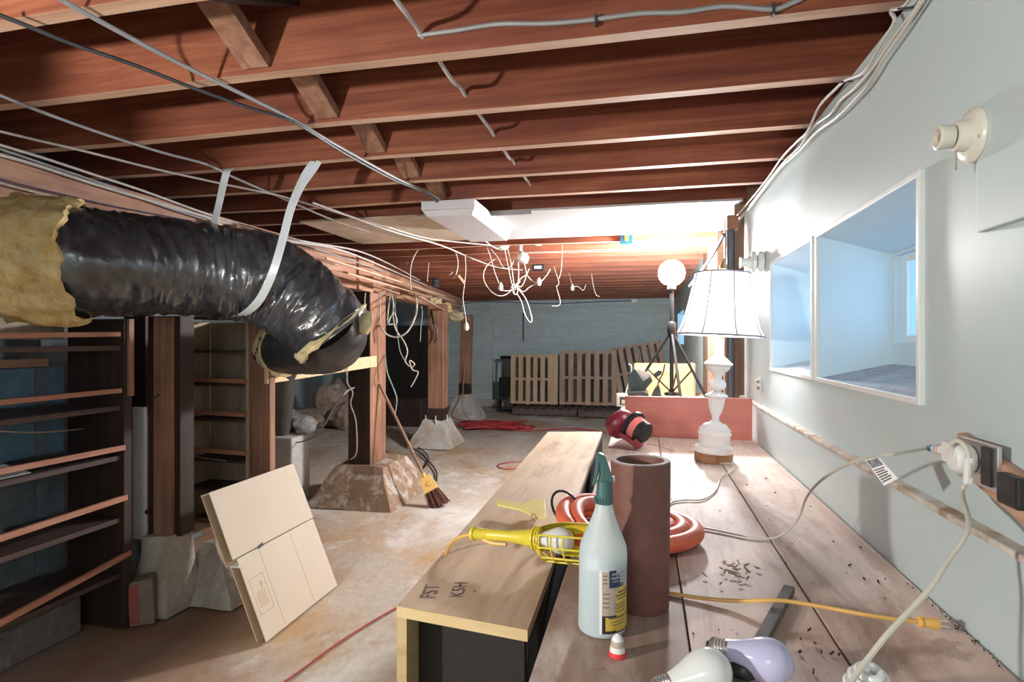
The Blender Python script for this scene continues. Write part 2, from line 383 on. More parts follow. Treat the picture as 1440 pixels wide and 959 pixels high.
class MB:
    def __init__(s): s.v = []; s.f = []
    def add(s, vs, fs):
        o = len(s.v); s.v += [V(p) for p in vs]; s.f += [[i + o for i in f] for f in fs]; return s
    def box(s, x0, x1, y0, y1, z0, z1):
        vs = [(x, y, z) for x in (x0, x1) for y in (y0, y1) for z in (z0, z1)]
        return s.add(vs, [(0, 1, 3, 2), (4, 6, 7, 5), (0, 4, 5, 1), (2, 3, 7, 6), (0, 2, 6, 4), (1, 5, 7, 3)])
    def hexa(s, bot, top):   # two quads in matching order
        return s.add(list(bot) + list(top), [(3, 2, 1, 0), (4, 5, 6, 7), (0, 1, 5, 4), (1, 2, 6, 5), (2, 3, 7, 6), (3, 0, 4, 7)])
    def beam(s, p0, p1, w, h, up=V((0, 0, 1)), taper=1.0):
        p0, p1 = V(p0), V(p1)
        x, y, z = frame_from(p1 - p0, up)
        a = [p0 + x * (i * w / 2) + y * (j * h / 2) for i, j in ((-1, -1), (1, -1), (1, 1), (-1, 1))]
        c = [p1 + x * (i * w / 2 * taper) + y * (j * h / 2 * taper) for i, j in ((-1, -1), (1, -1), (1, 1), (-1, 1))]
        return s.hexa(a, c)
    def tube(s, pts, r, n=8, closed=False, caps=True, sx=1.0):
        pts = [V(p) for p in pts]; N = len(pts)
        rs = r if isinstance(r, (list, tuple)) else [r] * N
        def tan(i):
            if closed: return (pts[(i + 1) % N] - pts[(i - 1) % N]).normalized()
            return (pts[min(i + 1, N - 1)] - pts[max(i - 1, 0)]).normalized()
        x, y, z = frame_from(tan(0)); vs = []
        for i in range(N):
            t = tan(i); x = (x - t * x.dot(t))
            x = x.normalized() if x.length > 1e-6 else frame_from(t)[0]
            y = t.cross(x)
            for k in range(n):
                a = 2 * math.pi * k / n
                vs.append(pts[i] + (x * math.cos(a) * sx + y * math.sin(a)) * rs[i])
        fs = []
        for i in range(N if closed else N - 1):
            j = (i + 1) % N
            for k in range(n):
                l = (k + 1) % n
                fs.append((i * n + k, i * n + l, j * n + l, j * n + k))
        if caps and not closed:
            fs.append(tuple(reversed(range(n)))); fs.append(tuple(range((N - 1) * n, N * n)))
        return s.add(vs, fs)
    def ribbon(s, pts, width_dir, w, t=0.002):
        pts = [V(p) for p in pts]; N = len(pts); vs = []
        wd = V(width_dir).normalized()
        for i in range(N):
            tg = (pts[min(i + 1, N - 1)] - pts[max(i - 1, 0)]).normalized()
            wv = (wd - tg * wd.dot(tg)).normalized(); nn = tg.cross(wv)
            vs += [pts[i] + wv * (a * w / 2) + nn * (b * t / 2) for a, b in ((-1, -1), (1, -1), (1, 1), (-1, 1))]
        fs = [(3, 2, 1, 0), tuple(range((N - 1) * 4, N * 4))]
        for i in range(N - 1):
            for k in range(4):
                l = (k + 1) % 4
                fs.append((i * 4 + k, i * 4 + l, (i + 1) * 4 + l, (i + 1) * 4 + k))
        return s.add(vs, fs)
    def lathe(s, prof, base, axis=V((0, 0, 1)), n=24, cap0=True, cap1=True, mod=None):
        x, y, z = frame_from(V(axis)); base = V(base); vs = []
        for (r, h) in prof:
            for k in range(n):
                a = 2 * math.pi * k / n
                rr = r * (mod(a, h) if mod else 1)
                vs.append(base + z * h + (x * math.cos(a) + y * math.sin(a)) * rr)
        fs = []
        for i in range(len(prof) - 1):
            for k in range(n):
                l = (k + 1) % n
                fs.append((i * n + k, i * n + l, (i + 1) * n + l, (i + 1) * n + k))
        if cap0: fs.append(tuple(reversed(range(n))))
        if cap1: fs.append(tuple(range((len(prof) - 1) * n, len(prof) * n)))
        return s.add(vs, fs)
    def prism(s, poly, origin, ux, uy, depth):
        origin, ux, uy = V(origin), V(ux), V(uy); nn = ux.cross(uy).normalized() * depth
        a = [origin + ux * p[0] + uy * p[1] for p in poly]; n = len(a)
        fs = [tuple(reversed(range(n))), tuple(range(n, 2 * n))]
        for k in range(n): fs.append((k, (k + 1) % n, n + (k + 1) % n, n + k))
        return s.add(a + [p + nn for p in a], fs)
    def blob(s, c, rx, ry, rz, n=10, m=7, amp=0.2, seed=0.0, freq=2.0):
        c = V(c); vs = []; fs = []
        vs.append(V((0, 0, -1)))
        for i in range(1, m):
            ph = -math.pi / 2 + math.pi * i / m
            for k in range(n):
                a = 2 * math.pi * k / n
                vs.append(V((math.cos(ph) * math.cos(a), math.cos(ph) * math.sin(a), math.sin(ph))))
        vs.append(V((0, 0, 1)))
        out = []
        for p in vs:
            d = 1 + amp * noise.noise(p * freq + V((seed, seed * 1.7, -seed)))
            out.append(c + V((p.x * rx * d, p.y * ry * d, p.z * rz * d)))
        for k in range(n): fs.append((0, 1 + (k + 1) % n, 1 + k))
        for i in range(m - 2):
            for k in range(n):
                l = (k + 1) % n
                fs.append((1 + i * n + k, 1 + i * n + l, 1 + (i + 1) * n + l, 1 + (i + 1) * n + k))
        t = len(vs) - 1
        for k in range(n): fs.append((t, 1 + (m - 2) * n + k, 1 + (m - 2) * n + (k + 1) % n))
        return s.add(out, fs)
    def build(s, name, material, parent=None, smooth=False, bevel=0.0):
        lo = V((min(p.x for p in s.v), min(p.y for p in s.v), min(p.z for p in s.v)))
        hi = V((max(p.x for p in s.v), max(p.y for p in s.v), max(p.z for p in s.v)))
        org = V(((lo.x + hi.x) / 2, (lo.y + hi.y) / 2, lo.z))
        me = bpy.data.meshes.new(name)
        me.from_pydata([p - org for p in s.v], [], s.f)
        bmm = bmesh.new(); bmm.from_mesh(me); bmesh.ops.recalc_face_normals(bmm, faces=bmm.faces); bmm.to_mesh(me); bmm.free()
        if smooth:
            for p in me.polygons: p.use_smooth = True
        me.update()
        o = bpy.data.objects.new(name, me)
        me.materials.append(M[material] if isinstance(material, str) else material)
        COL.objects.link(o)
        WLOC[o] = org
        if parent:
            o.parent = parent; o.location = org - WLOC[parent]
        else:
            o.location = org
        if bevel:
            bv = o.modifiers.new('bevel', 'BEVEL'); bv.width = bevel; bv.segments = 2; bv.limit_method = 'ANGLE'
        if smooth and s.sharp:
            me.set_sharp_from_angle(angle=math.radians(s.sharp))
        return o
    sharp = 40

def tag(o, label=None, cat=None, group=None, kind=None):
    for k, val in (('label', label), ('category', cat), ('group', group), ('kind', kind)):
        if val: o[k] = val
    return o
def empty(name, loc, label=None, cat=None, group=None, kind=None):
    o = bpy.data.objects.new(name, None); o.empty_display_size = 0.1
    COL.objects.link(o); o.location = loc; WLOC[o] = V(loc)
    return tag(o, label, cat, group, kind)
def text_mesh(name, body, size, origin, ux, uy, material, parent, extrude=0.0004):
    cu = bpy.data.curves.new(name, 'FONT'); cu.body = body; cu.size = size; cu.extrude = extrude
    tmp = bpy.data.objects.new(name, cu); COL.objects.link(tmp)
    dg = bpy.context.evaluated_depsgraph_get()
    me = bpy.data.meshes.new_from_object(tmp.evaluated_get(dg))
    vs = [tuple(v.co) for v in me.vertices]; fs = [tuple(p.vertices) for p in me.polygons]
    bpy.data.objects.remove(tmp); bpy.data.meshes.remove(me)
    ux, uy = V(ux).normalized(), V(uy).normalized(); nz = ux.cross(uy)
    b = MB(); b.add([V(origin) + ux * p[0] + uy * p[1] + nz * p[2] for p in vs], fs)
    return b.build(name, material, parent)
def wire(name, pts, r, material, label, cat='cable', group=None, n=6, sub=5, smooth=True):
    b = MB(); b.tube(smooth_path(pts, sub) if smooth else pts, r, n)
    return tag(b.build(name, material, smooth=True), label, cat, group)

# ================================================================== SETTING
XW, XL = 0.535, 0.512           # upper wall face, lower wall face
BZ = 0.83                        # bench top
YF = 11.3                        # far wall
JB = CAM_Z + 0.79                # underside of the joists

fl = MB()
nx, ny = 40, 60
vs = []; fs = []
for j in range(ny + 1):
    for i in range(nx + 1):
        x = -6.2 + 6.9 * i / nx; y = -2.4 + (YF + 2.6) * j / ny
        z = 0.012 * noise.noise(V((x * 1.1, y * 1.1, 0.3))) - 0.008
        vs.append((x, y, z))
for j in range(ny):
    for i in range(nx):
        a = j * (nx + 1) + i; fs.append((a, a + 1, a + nx + 2, a + nx + 1))
fl.add(vs, fs)
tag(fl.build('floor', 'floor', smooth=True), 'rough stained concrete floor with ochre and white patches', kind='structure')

# ceiling: subfloor deck with joists, bridging
ceil = MB().box(-6.2, 0.75, -2.4, YF + 0.1, JB + 0.262, JB + 0.30).build('ceiling', 'deck')
tag(ceil, 'open ceiling of dark red brown wooden joists', kind='structure')
for i in range(22):
    x0 = -3.6 + i * 0.19
    MB().box(x0 + 0.003, x0 + 0.187, 0.6, YF, JB + 0.236, JB + 0.2625).build('subfloor_board', 'deck', ceil)
JY = [1.125 + 0.395 * k for k in range(26)]
joist_mesh = None
for k, y in enumerate(JY):
    if y > YF - 0.1: break
    if joist_mesh is None:
        b = MB(); N = 14; L0, L1 = -3.45, XW + 0.20
        rings = []
        for i in range(N + 1):
            x = L0 + (L1 - L0) * i / N; dz = 0.006 * noise.noise(V((x * 1.3, 3.1, 0))) ; dy = 0.005 * noise.noise(V((x, 9.1, 0)))
            rings.append([V((x, y + dy, JB + dz)), V((x, y + 0.043 + dy, JB + dz)), V((x, y + 0.043 + dy, JB + 0.236)), V((x, y + dy, JB + 0.236))])
        vs = [p for r in rings for p in r]; fs = [(3, 2, 1, 0), tuple(range(N * 4, N * 4 + 4))]
        for i in range(N):
            for q in range(4):
                l = (q + 1) % 4; fs.append((i * 4 + q, i * 4 + l, i * 4 + 4 + l, i * 4 + 4 + q))
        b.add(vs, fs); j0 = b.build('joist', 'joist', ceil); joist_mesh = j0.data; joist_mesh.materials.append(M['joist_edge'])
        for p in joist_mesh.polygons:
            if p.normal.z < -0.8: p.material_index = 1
        jloc = j0.location.copy()
    else:
        o = bpy.data.objects.new('joist', joist_mesh); COL.objects.link(o); o.parent = ceil
        o.location = jloc + V((random.uniform(-0.01, 0.01), y - JY[0], 0)); WLOC[o] = WLOC[ceil] + o.location
# diagonal bridging between the nearer joists (two crossed pieces a bay)
for k in range(0, 8):
    y0, y1 = JY[k] + 0.045, JY[k + 1] - 0.002
    if 3.2 < y0 < 4.5: continue
    xb = -1.06
    MB().beam((xb - 0.055, y0, JB + 0.205), (xb - 0.055, y1, JB + 0.03), 0.085, 0.035, up=V((0, 0, 1))).build('bridging', 'fir_z', ceil)
    MB().beam((xb + 0.055, y0, JB + 0.03), (xb + 0.055, y1, JB + 0.205), 0.06, 0.035, up=V((0, 0, 1))).build('bridging', 'dark_z', ceil)

# ceiling drywall panel with a stained left end
dp = MB().box(-1.05, XW, 3.42, 4.34, JB - 0.014, JB - 0.001).build('trim_1', 'drywall')
tag(dp, 'white drywall panel fixed under the joists', kind='structure')
dp2 = MB().box(-2.2, -1.055, 3.42, 4.30, JB - 0.013, JB - 0.001).build('trim_2', 'stain_dry')
tag(dp2, 'brown stained drywall panel under the joists', kind='structure')

# far wall of board-marked concrete
far = MB().box(-6.2, 0.8, YF, YF + 0.2, 0, JB + 0.3).build('wall_far', 'conc_far'); tag(far, 'grey green board marked concrete wall', kind='structure')
h = 0.14
z = 0.15
i = 0
while z < JB + 0.2:
    d = 0.02 + 0.012 * random.random()
    x = -6.2
    while x < 0.7:
        L = random.uniform(2.2, 3.4); x1 = min(0.75, x + L)
        MB().box(x + 0.004, x1 - 0.004, YF - d, YF + 0.02, z + 0.004, z + h - 0.004).build('board_course', 'conc_far', far)
        x = x1
    z += h; i += 1
tag(MB().box(-6.2, 0.55, YF - 0.16, YF - 0.02, 0, 0.15).build('baseboard_far', 'cinder', bevel=0.02), 'pale concrete curb along the far wall', kind='structure')
# big concrete panel leaning flat on the far wall at its left
MB().box(-3.36, -2.92, YF - 0.13, YF - 0.035, 0.15, 1.78).build('pilaster', 'conc_far', far)
MB().box(-3.42, -3.36, YF - 0.10, YF - 0.035, 0.15, 1.82).build('post_strip', 'dark_z', far)

# left walls
wl = MB().box(-3.2, -2.88, -2.4, 3.35, 0, JB + 0.236).build('wall_left', 'conc_left'); tag(wl, 'dark blue grey masonry wall behind the shelves', kind='structure')
for r_ in range(10):
    for c_ in range(4):
        y0 = 1.0 + c_ * 0.42 + (0.2 if r_ % 2 else 0)
        MB().box(-2.90, -2.86 - random.random() * 0.006, y0 + 0.006, y0 + 0.414, 0.05 + r_ * 0.2 + 0.006, 0.05 + r_ * 0.2 + 0.194).build('block', 'conc_left', wl)
wl2 = MB().box(-6.3, -6.1, -2.4, YF, 0, JB + 0.3).build('wall_west', 'conc_far'); tag(wl2, 'dim concrete wall beyond the posts', kind='structure')
wn = MB().box(-6.2, 0.75, -2.5, -2.35, 0, JB + 0.3).build('wall_near', 'white_wall'); tag(wn, 'painted wall behind the camera', kind='structure')

# right wall with two window wells
N1 = (onX(1144.5, 400, XW).y, onX(1086, 400, XW).y); N2 = (onX(1296, 400, XW).y, onX(1152, 400, XW).y)
p_top, p_bot = onX(1152, 333, XW).z, onX(1152, 531, XW).z
ZT, ZB = p_top, p_bot
tag(MB().box(-1.86, -1.765, 0.1, 0.22, 0, JB + 0.236).build('light_blocker', 'white_wall'), 'edge of an added unseen light blocker left of the camera', kind='structure')  # unseen slabs added to keep lamp light off the left joist ends
tag(MB().box(-2.86, -1.86, 0.12, 0.2, 0, JB + 0.236).build('light_blocker', 'white_wall'), 'added unseen light blocker left of the camera', kind='structure')
wr = MB()
X2 = 0.98
def wseg(y0, y1, z0, z1): wr.box(XW, X2, y0, y1, z0, z1)
LZ = onX(1140, 612, XL).z
wseg(-2.4, N2[0], LZ, JB - 0.092)
wseg(N2[1], N1[0], ZB, ZT)
wseg(N2[0], N1[1], ZT, JB - 0.092)
wseg(N2[0], N1[1], LZ, ZB)
wseg(N1[1], 3.37, LZ, JB - 0.092)
wr.box(XL, X2, -2.4, 3.37, 0, LZ - 0.012)
wrO = tag(wr.build('wall_right', 'white_wall'), 'white painted wall above the workbench', kind='structure')
tag(MB().box(XL - 0.003, XW + 0.004, -2.4, 3.37, LZ - 0.012, LZ).build('trim_3', 'ledge', bevel=0.003), 'dusty narrow ledge along the white wall', kind='structure')
MB().box(XW + 0.21, X2, -2.4, 3.37, JB - 0.10, JB + 0.25).build('rim_board', 'deck', wrO)
# rest of the right wall: sheathing, studs, concrete
MB().box(0.56, X2, 3.37, 5.9, 0, JB + 0.25).build('sheathing', 'wall_ply', wrO)
MB().box(0.56, X2, 5.9, YF, 0, 1.25).build('far_stretch', 'conc_far', wrO)
MB().box(0.56, X2, 5.9, YF, 1.75, JB + 0.25).build('far_stretch', 'conc_far', wrO)
MB().box(0.56, X2, 5.9, 8.6, 1.25, 1.75).build('far_stretch', 'conc_far', wrO)
MB().box(0.56, X2, 10.2, YF, 1.25, 1.75).build('far_stretch', 'conc_far', wrO)
for y in (3.52, 3.93, 4.34, 4.9):
    MB().box(0.505, 0.56, y, y + 0.045, BZ, JB).build('stud', 'wall_ply', wrO)
# proud wall panel at the near top
pc = onX(1385, 327, XW); pe = onX(1440, 311, XW)
tag(MB().box(XW - 0.012, XW + 0.01, -1.0, pc.y, pc.z, JB - 0.092).build('trim_4', 'white_wall', bevel=0.002), 'slightly proud white panel high on the wall', kind='structure')

def window(n, y0, y1):
    fr = MB(); t = 0.012; d = 0.010
    for (a, b_, c, e) in ((y0 - t, y1 + t, ZT - 0.002, ZT + t), (y0 - t, y1 + t, ZB - t, ZB + 0.002), (y0 - t, y0 + 0.002, ZB, ZT), (y1 - 0.002, y1 + t, ZB, ZT)):
        fr.box(XW - d, XW + 0.004, a, b_, c, e)
    w = fr.build('window_%d' % n, 'white_trim', bevel=0.002)
    tag(w, ('deep window well farther along the white wall' if n == 1 else 'deep bluish window well nearest the camera'), kind='structure')
    xb = 0.735                                     # back of the well
    dzT, dzB = 0.062, 0.045
    # well linings (top slopes down, sill slopes up)
    MB().hexa([(XW, y0, ZT), (XW, y1, ZT), (xb, y1, ZT - dzT), (xb, y0, ZT - dzT)], [(XW, y0, ZT + .006), (XW, y1, ZT + .006), (xb, y1, ZT + .006), (xb, y0, ZT + .006)]).build('well_top', 'niche', w)
    MB().hexa([(XW, y0, ZB - .006), (XW, y1, ZB - .006), (xb, y1, ZB - .006), (xb, y0, ZB - .006)], [(XW, y0, ZB), (XW, y1, ZB), (xb, y1, ZB + dzB), (xb, y0, ZB + dzB)]).build('window_sill', 'sill', w)
    MB().box(XW, xb, y1 - 0.006, y1 + 0.004, ZB, ZT).build('well_side', 'niche', w)
    MB().box(XW, xb, y0 - 0.004, y0 + 0.006, ZB, ZT).build('well_side', 'niche', w)
    # back board with the window opening
    zb0, zb1 = ZB + 0.11, ZT - 0.07
    ya, yb = y0 + 0.06, y1 - 0.025
    bb = MB()
    bb.box(xb, xb + 0.02, y0, y1, ZB, zb0); bb.box(xb, xb + 0.02, y0, y1, zb1, ZT)
    bb.box(xb, xb + 0.02, y0, ya, zb0, zb1); bb.box(xb, xb + 0.02, yb, y1, zb0, zb1)
    bb.build('back_board', 'niche', w)
    sf = MB()
    for a, b_, c, e in ((ya, yb, zb0, zb0 + .02), (ya, yb, zb1 - .02, zb1), (ya, ya + .02, zb0 + .02, zb1 - .02), (yb - .03, yb, zb0 + .02, zb1 - .02), ((ya + yb) / 2 - .01, (ya + yb) / 2 + .01, zb0 + .02, zb1 - .02)):
        sf.box(xb + 0.022, xb + 0.045, a, b_, c, e)
    s_ = sf.build('window_frame', 'white_trim', w)
    MB().box(xb + 0.03, xb + 0.034, ya + .021, yb - .031, zb0 + .021, zb1 - .021).build('pane', 'glass', s_)
    return w
window(1, *N1); window(2, *N2)
# the wall must be open behind the wells: cut with the outer opening left free

# ================================================================== LARGE TIMBER: girders, posts, footings
def girder(name, A, B, w, h, label):
    g = MB().beam(A, B, w, h)
    return tag(g.build(name, 'fir_y', bevel=0.004), label, 'beam')
# tops of the right faces, read off the photograph
gA = V((-2.62, 1.0, CAM_Z + 0.785)); gB = V((-2.14, 4.25, CAM_Z + 0.655))
girder('girder', gA + V((-0.06, 0, -0.13)), gB + V((-0.06, 0.15, -0.13)), 0.11, 0.26, 'heavy pinkish wood girder above the black duct, carrying the joists')
gC = V((-2.98, 9.4, CAM_Z + 0.715))
girder('girder', gB + V((-0.08, -0.1, -0.125)), gC + V((-0.08, 0, -0.125)), 0.13, 0.25, 'farther wood girder resting on the row of posts')

def footing(name, x0, x1, y0, y1, h, tx, ty, material, label, seed, group=None):
    """battered concrete footing with a roughened surface"""
    cx, cy = (x0 + x1) / 2, (y0 + y1) / 2; hx, hy = (x1 - x0) / 2, (y1 - y0) / 2
    K = 5; vs = []; fs = []; per = []
    side = 5
    for q in range(4):
        for i in range(side):
            t = -1 + 2 * i / side
            per.append([(t, -1), (1, t), (-t, 1), (-1, -t)][q])
    n = len(per)
    for k in range(K + 1):
        f = k / K
        for (a, b_) in per:
            p = V((cx + a * (hx + (tx - hx) * f), cy + b_ * (hy + (ty - hy) * f), h * f))
            d = noise.noise_vector(p * 6 + V((seed, 0, 0))) * 0.022
            if k == 0: d.z = 0
            vs.append(p + d)
    for k in range(K):
        for i in range(n):
            l = (i + 1) % n; fs.append((k * n + i, k * n + l, (k + 1) * n + l, (k + 1) * n + i))
    fs.append(tuple(reversed(range(n)))); fs.append(tuple(range(K * n, K * n + n)))
    b = MB().add(vs, fs)
    return tag(b.build(name, material), label, 'footing', group)

def post(u, v_top, v_bot, s, w, d, label, material='fir_z', dark_base=0.0, lean=0.0, z_top=None, z_bot=None):
    pass

# big post carrying the girder joint (dark face to the camera, lit face to the right)
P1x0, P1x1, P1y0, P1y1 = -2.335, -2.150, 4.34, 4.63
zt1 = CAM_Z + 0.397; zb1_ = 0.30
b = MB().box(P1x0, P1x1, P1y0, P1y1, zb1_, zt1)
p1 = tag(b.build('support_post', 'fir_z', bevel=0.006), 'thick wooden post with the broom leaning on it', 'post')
MB().box(P1x0 - 0.006, P1x1 - 0.003, P1y0 - 0.008, P1y0 + 0.001, zb1_, zt1).build('shade_face_sheet', 'dark_z', p1)  # dark sheet paints the shade on the face towards the camera
footing('footing', -2.58, -1.86, 4.10, 4.95, 0.30, 0.20, 0.25, 'footing_brown', 'broad brown and white concrete footing under the thick broom post', 1.0)
f2c = V((-2.50, 6.95, 0))
b = MB().box(-2.60, -2.40, 6.80, 6.98, 0.33, CAM_Z + 0.46)
p2 = tag(b.build('support_post', 'fir_z', bevel=0.006), 'second wooden post from the front in the row under the girder', 'post')
MB().box(-2.604, -2.397, 6.796, 6.983, 0.33, 0.47).build('dark_foot', 'dark_z', p2)  # lowest stretch of the post in darker timber
footing('footing', -2.80, -2.26, 6.62, 7.22, 0.33, 0.13, 0.13, 'footing', 'pale pyramid concrete footing with rods on top, second in the row', 4.0)
for dx, dy in ((-0.12, -0.08), (0.02, -0.12), (0.12, 0.0)):
    MB().beam((-2.5 + dx, 6.88 + dy, 0.29), (-2.5 + dx * 1.05, 6.88 + dy * 1.1, 0.385), 0.012, 0.012).build('anchor_rod', 'white_pl', p2)
b = MB(); b.beam((-2.90, 9.3, 0.42), (-2.86, 9.3, CAM_Z + 0.42), 0.17, 0.17, up=V((0, 1, 0)))
p3 = tag(b.build('support_post', 'fir_z', bevel=0.006), 'farthest wooden post in the row, standing above the red cord', 'post')
MB().box(-2.985, -2.81, 9.212, 9.388, 0.42, 0.60).build('dark_foot', 'dark_z', p3)
footing('footing', -3.16, -2.62, 9.0, 9.6, 0.42, 0.12, 0.12, 'footing', 'pale tapered concrete footing behind the red cord heap', 7.0)
# near posts on the left
b = MB().box(-2.163, -2.033, 2.875, 2.925, 0.0, 1.415)
p4 = tag(b.build('support_post', 'fir_z', bevel=0.003), 'flat reddish post to the right of the narrow bookcase', 'post')
footing('footing', -2.37, -1.93, 2.44, 2.78, 0.27, 0.035, 0.05, 'footing', 'whitish wedge shaped footing behind the leaning cardboard', 11.0)
b = MB().box(-2.355, -2.17, 2.38, 2.47, 0.36, 1.42)
p5 = tag(b.build('support_post', 'dark_z', bevel=0.003), 'dark post with a brown face left of the narrow bookcase', 'post')
MB().box(-2.306, -2.203, 2.364, 2.381, 0.36, 1.415).build('brown_face', 'fir_z', p5)  # browner strip down the front of the post
footing('footing', -2.385, -2.17, 2.30, 2.52, 0.36, 0.075, 0.075, 'footing', 'greenish grey footing beside the leaning brick', 15.0)
b = MB().box(-2.56, -2.43, 2.44, 2.50, 0.32, 1.43)
tag(b.build('support_post', 'dark_z', bevel=0.003), 'nearly black timber between the wide shelves and the brown faced post', 'post')
tag(MB().blob((-2.46, 2.42, 0.18), 0.13, 0.14, 0.2, 12, 8, 0.25, 3.3).build('footing', 'conc_left'), 'black lump of concrete in the dark behind the brick', 'footing')
b = MB().box(-2.418, -2.352, 2.355, 2.373, 0.34, 0.98)
tag(b.build('board', 'gap_light'), 'narrow white strip painting the light through a gap between the dark timbers', 'board')  # white strip stands in for bright light showing through a gap
tag(MB().beam((-2.44, 2.364, 0.46), (-2.33, 2.364, 0.475), 0.010, 0.018).build('lath_strip', 'dark_z'), 'short dark strip crossing the narrow white light strip', 'strip')

# brace board from the near post to the thick post
b = MB(); b.beam((-2.05, 2.865, 1.105), (-2.135, 4.40, 1.135), 0.022, 0.088)
tag(b.build('brace_board', 'new_pine', bevel=0.002), 'pale new pine board nailed level between two posts', 'board')
b = MB(); b.beam((-2.055, 2.90, 1.166), (-2.10, 3.5, 1.178), 0.05, 0.03)
tag(b.build('brace_board', 'fir_z'), 'dark red strip lying on the pale brace board under the duct', 'board')

# lath strips heaped along the girder
rl = random.Random(5)
laths = [((300, 312), (628, 432), 'lath', 'longest pale'), ((300, 322), (600, 418), 'lath_d', 'reddish'), ((330, 318), (640, 424), 'lath', 'bright topmost'),
         ((352, 334), (645, 430), 'lath', 'pale middle'), ((310, 335), (560, 412), 'lath_d', 'dark lower'), ((380, 350), (606, 416), 'lath', 'cream'),
         ((420, 352), (590, 405), 'lath_d', 'red brown'), ((455, 362), (625, 416), 'lath', 'straw coloured'), ((486, 383), (606, 418), 'lath', 'short light'),
         ((270, 318), (470, 372), 'lath', 'near pinkish'), ((440, 374), (585, 412), 'lath_d', 'thin brown'), ((590, 417), (645, 448), 'lath', 'drooping end')]
gA_, gB_, gC_ = V((-2.625, 1.0, 0)), V((-2.145, 4.25, 0)), V((-2.99, 9.4, 0))
def on_girder(u, v, off):
    # where the sight line meets the right face of the girders, moved out of the face by off
    best = None
    for P, Q in ((gA_, gB_), (gB_, gC_)):
        d = ray(u, v); e = Q - P; n_ = V((e.y, -e.x, 0)).normalized()
        t = (P + n_ * off).dot(n_) / d.dot(n_) if abs(d.dot(n_)) > 1e-6 else -1
        h_ = d * t
        k_ = (h_ - P).dot(e) / e.dot(e)
        if t > 0 and -0.3 <= k_ <= 1.02 and (best is None or t < best): best = t
    if best is None: best = 4.0
    return V((0, 0, CAM_Z)) + ray(u, v) * best
def lath_pt(u, v, off): return on_girder(u, v, off)
for i, (a, c, m_, adj) in enumerate(laths):
    p, q = lath_pt(*a, 0.045 + 0.011 * i), lath_pt(*c, 0.05 + 0.013 * ((i * 5) % 12))
    b = MB(); b.beam(p, q, 0.035, 0.011, up=V((0.3, 0, 1)))
    tag(b.build('lath_strip', m_), '%s wooden lath in the loose heap lying along the girder' % adj, 'lath', 'laths heaped along the girder')

# ================================================================== LEFT SHELVES
SX = -2.285
sh = empty('shelf_unit', (-2.43, 1.75, 0.0), 'wide dark built-in shelves against the masonry at the left edge', 'shelves')
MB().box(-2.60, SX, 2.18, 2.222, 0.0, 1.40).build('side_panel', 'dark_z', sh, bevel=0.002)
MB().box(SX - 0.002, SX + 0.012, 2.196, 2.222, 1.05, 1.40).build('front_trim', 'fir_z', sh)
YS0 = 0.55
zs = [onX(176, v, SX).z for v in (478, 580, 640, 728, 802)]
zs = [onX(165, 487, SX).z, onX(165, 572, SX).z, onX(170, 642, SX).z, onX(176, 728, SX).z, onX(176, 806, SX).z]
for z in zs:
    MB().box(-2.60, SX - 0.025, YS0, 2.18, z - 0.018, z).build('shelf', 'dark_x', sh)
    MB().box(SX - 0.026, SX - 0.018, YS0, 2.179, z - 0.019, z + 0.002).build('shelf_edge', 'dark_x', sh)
def lip(u0, v0, u1, v1, h):
    p = onX(u1, v1, SX); q = onX(u0, v0, SX)
    d = (q - p); q2 = p + d * 1.9
    b = MB(); b.beam(p, q2, 0.014, h, up=V((0, 0, 1)))
    b.build('front_rail', 'lip', sh)
lip(0, 472, 168, 470, 0.020); lip(0, 566, 170, 549, 0.020); lip(0, 663, 175, 629, 0.022); lip(0, 757, 178, 699, 0.024); lip(0, 876, 183, 777, 0.024)
# framed panels closing the back between the shelves
for k, (za, zb_) in enumerate(((zs[1] + .01, zs[0] - .095), (zs[2] + .01, zs[1] - .03), (zs[3] + .01, zs[2] - .03), (zs[4] + .01, zs[3] - .03))):
    MB().box(-2.64, -2.62, YS0, 2.18, za, zb_).build('back_panel', 'block_blue' if k < 2 else 'conc_left', sh)
    MB().box(-2.622, -2.612, 2.045, 2.10, za, zb_).build('back_stile', 'conc_left', sh)
MB().box(-2.622, -2.612, YS0, 2.10, zs[0] - 0.09, zs[0] - 0.055).build('back_rail', 'fir_y', sh)
MB().box(-2.64, -2.62, YS0, 2.18, zs[0] + 0.03, 1.40).build('back_board', 'ply_shelf', sh)
MB().box(-2.66, -2.45, YS0, 2.12, 0.0, zs[4] - 0.09).build('base_block', 'cinder_dark', sh, bevel=0.01)
pz = zs[2]
b = MB(); a0 = onX(0, 667, SX - 0.10)
b.add([(a0.x - .08, a0.y - .2, pz + .03), (a0.x + .05, a0.y - .2, pz + .004), (a0.x + .06, a0.y + .07, pz + .006), (a0.x - .06, a0.y + .06, pz + .035)], [(0, 1, 2, 3)])
b.add([(p.x, p.y, p.z - 0.002) for p in b.v], [(3, 2, 1, 0)])
tag(b.build('paper_sheet', 'label_white'), 'curled white paper lying on the third shelf at the left edge', 'paper')
w0, w1 = onX(-30, 605, SX + 0.02), onX(118, 603, -2.5)
wire('wire', [w0, (w0 + w1) / 2 + V((0, 0, -0.012)), w1], 0.003, 'wire_tan', 'thin pale wire strung across the wide dark shelves', 'wire')

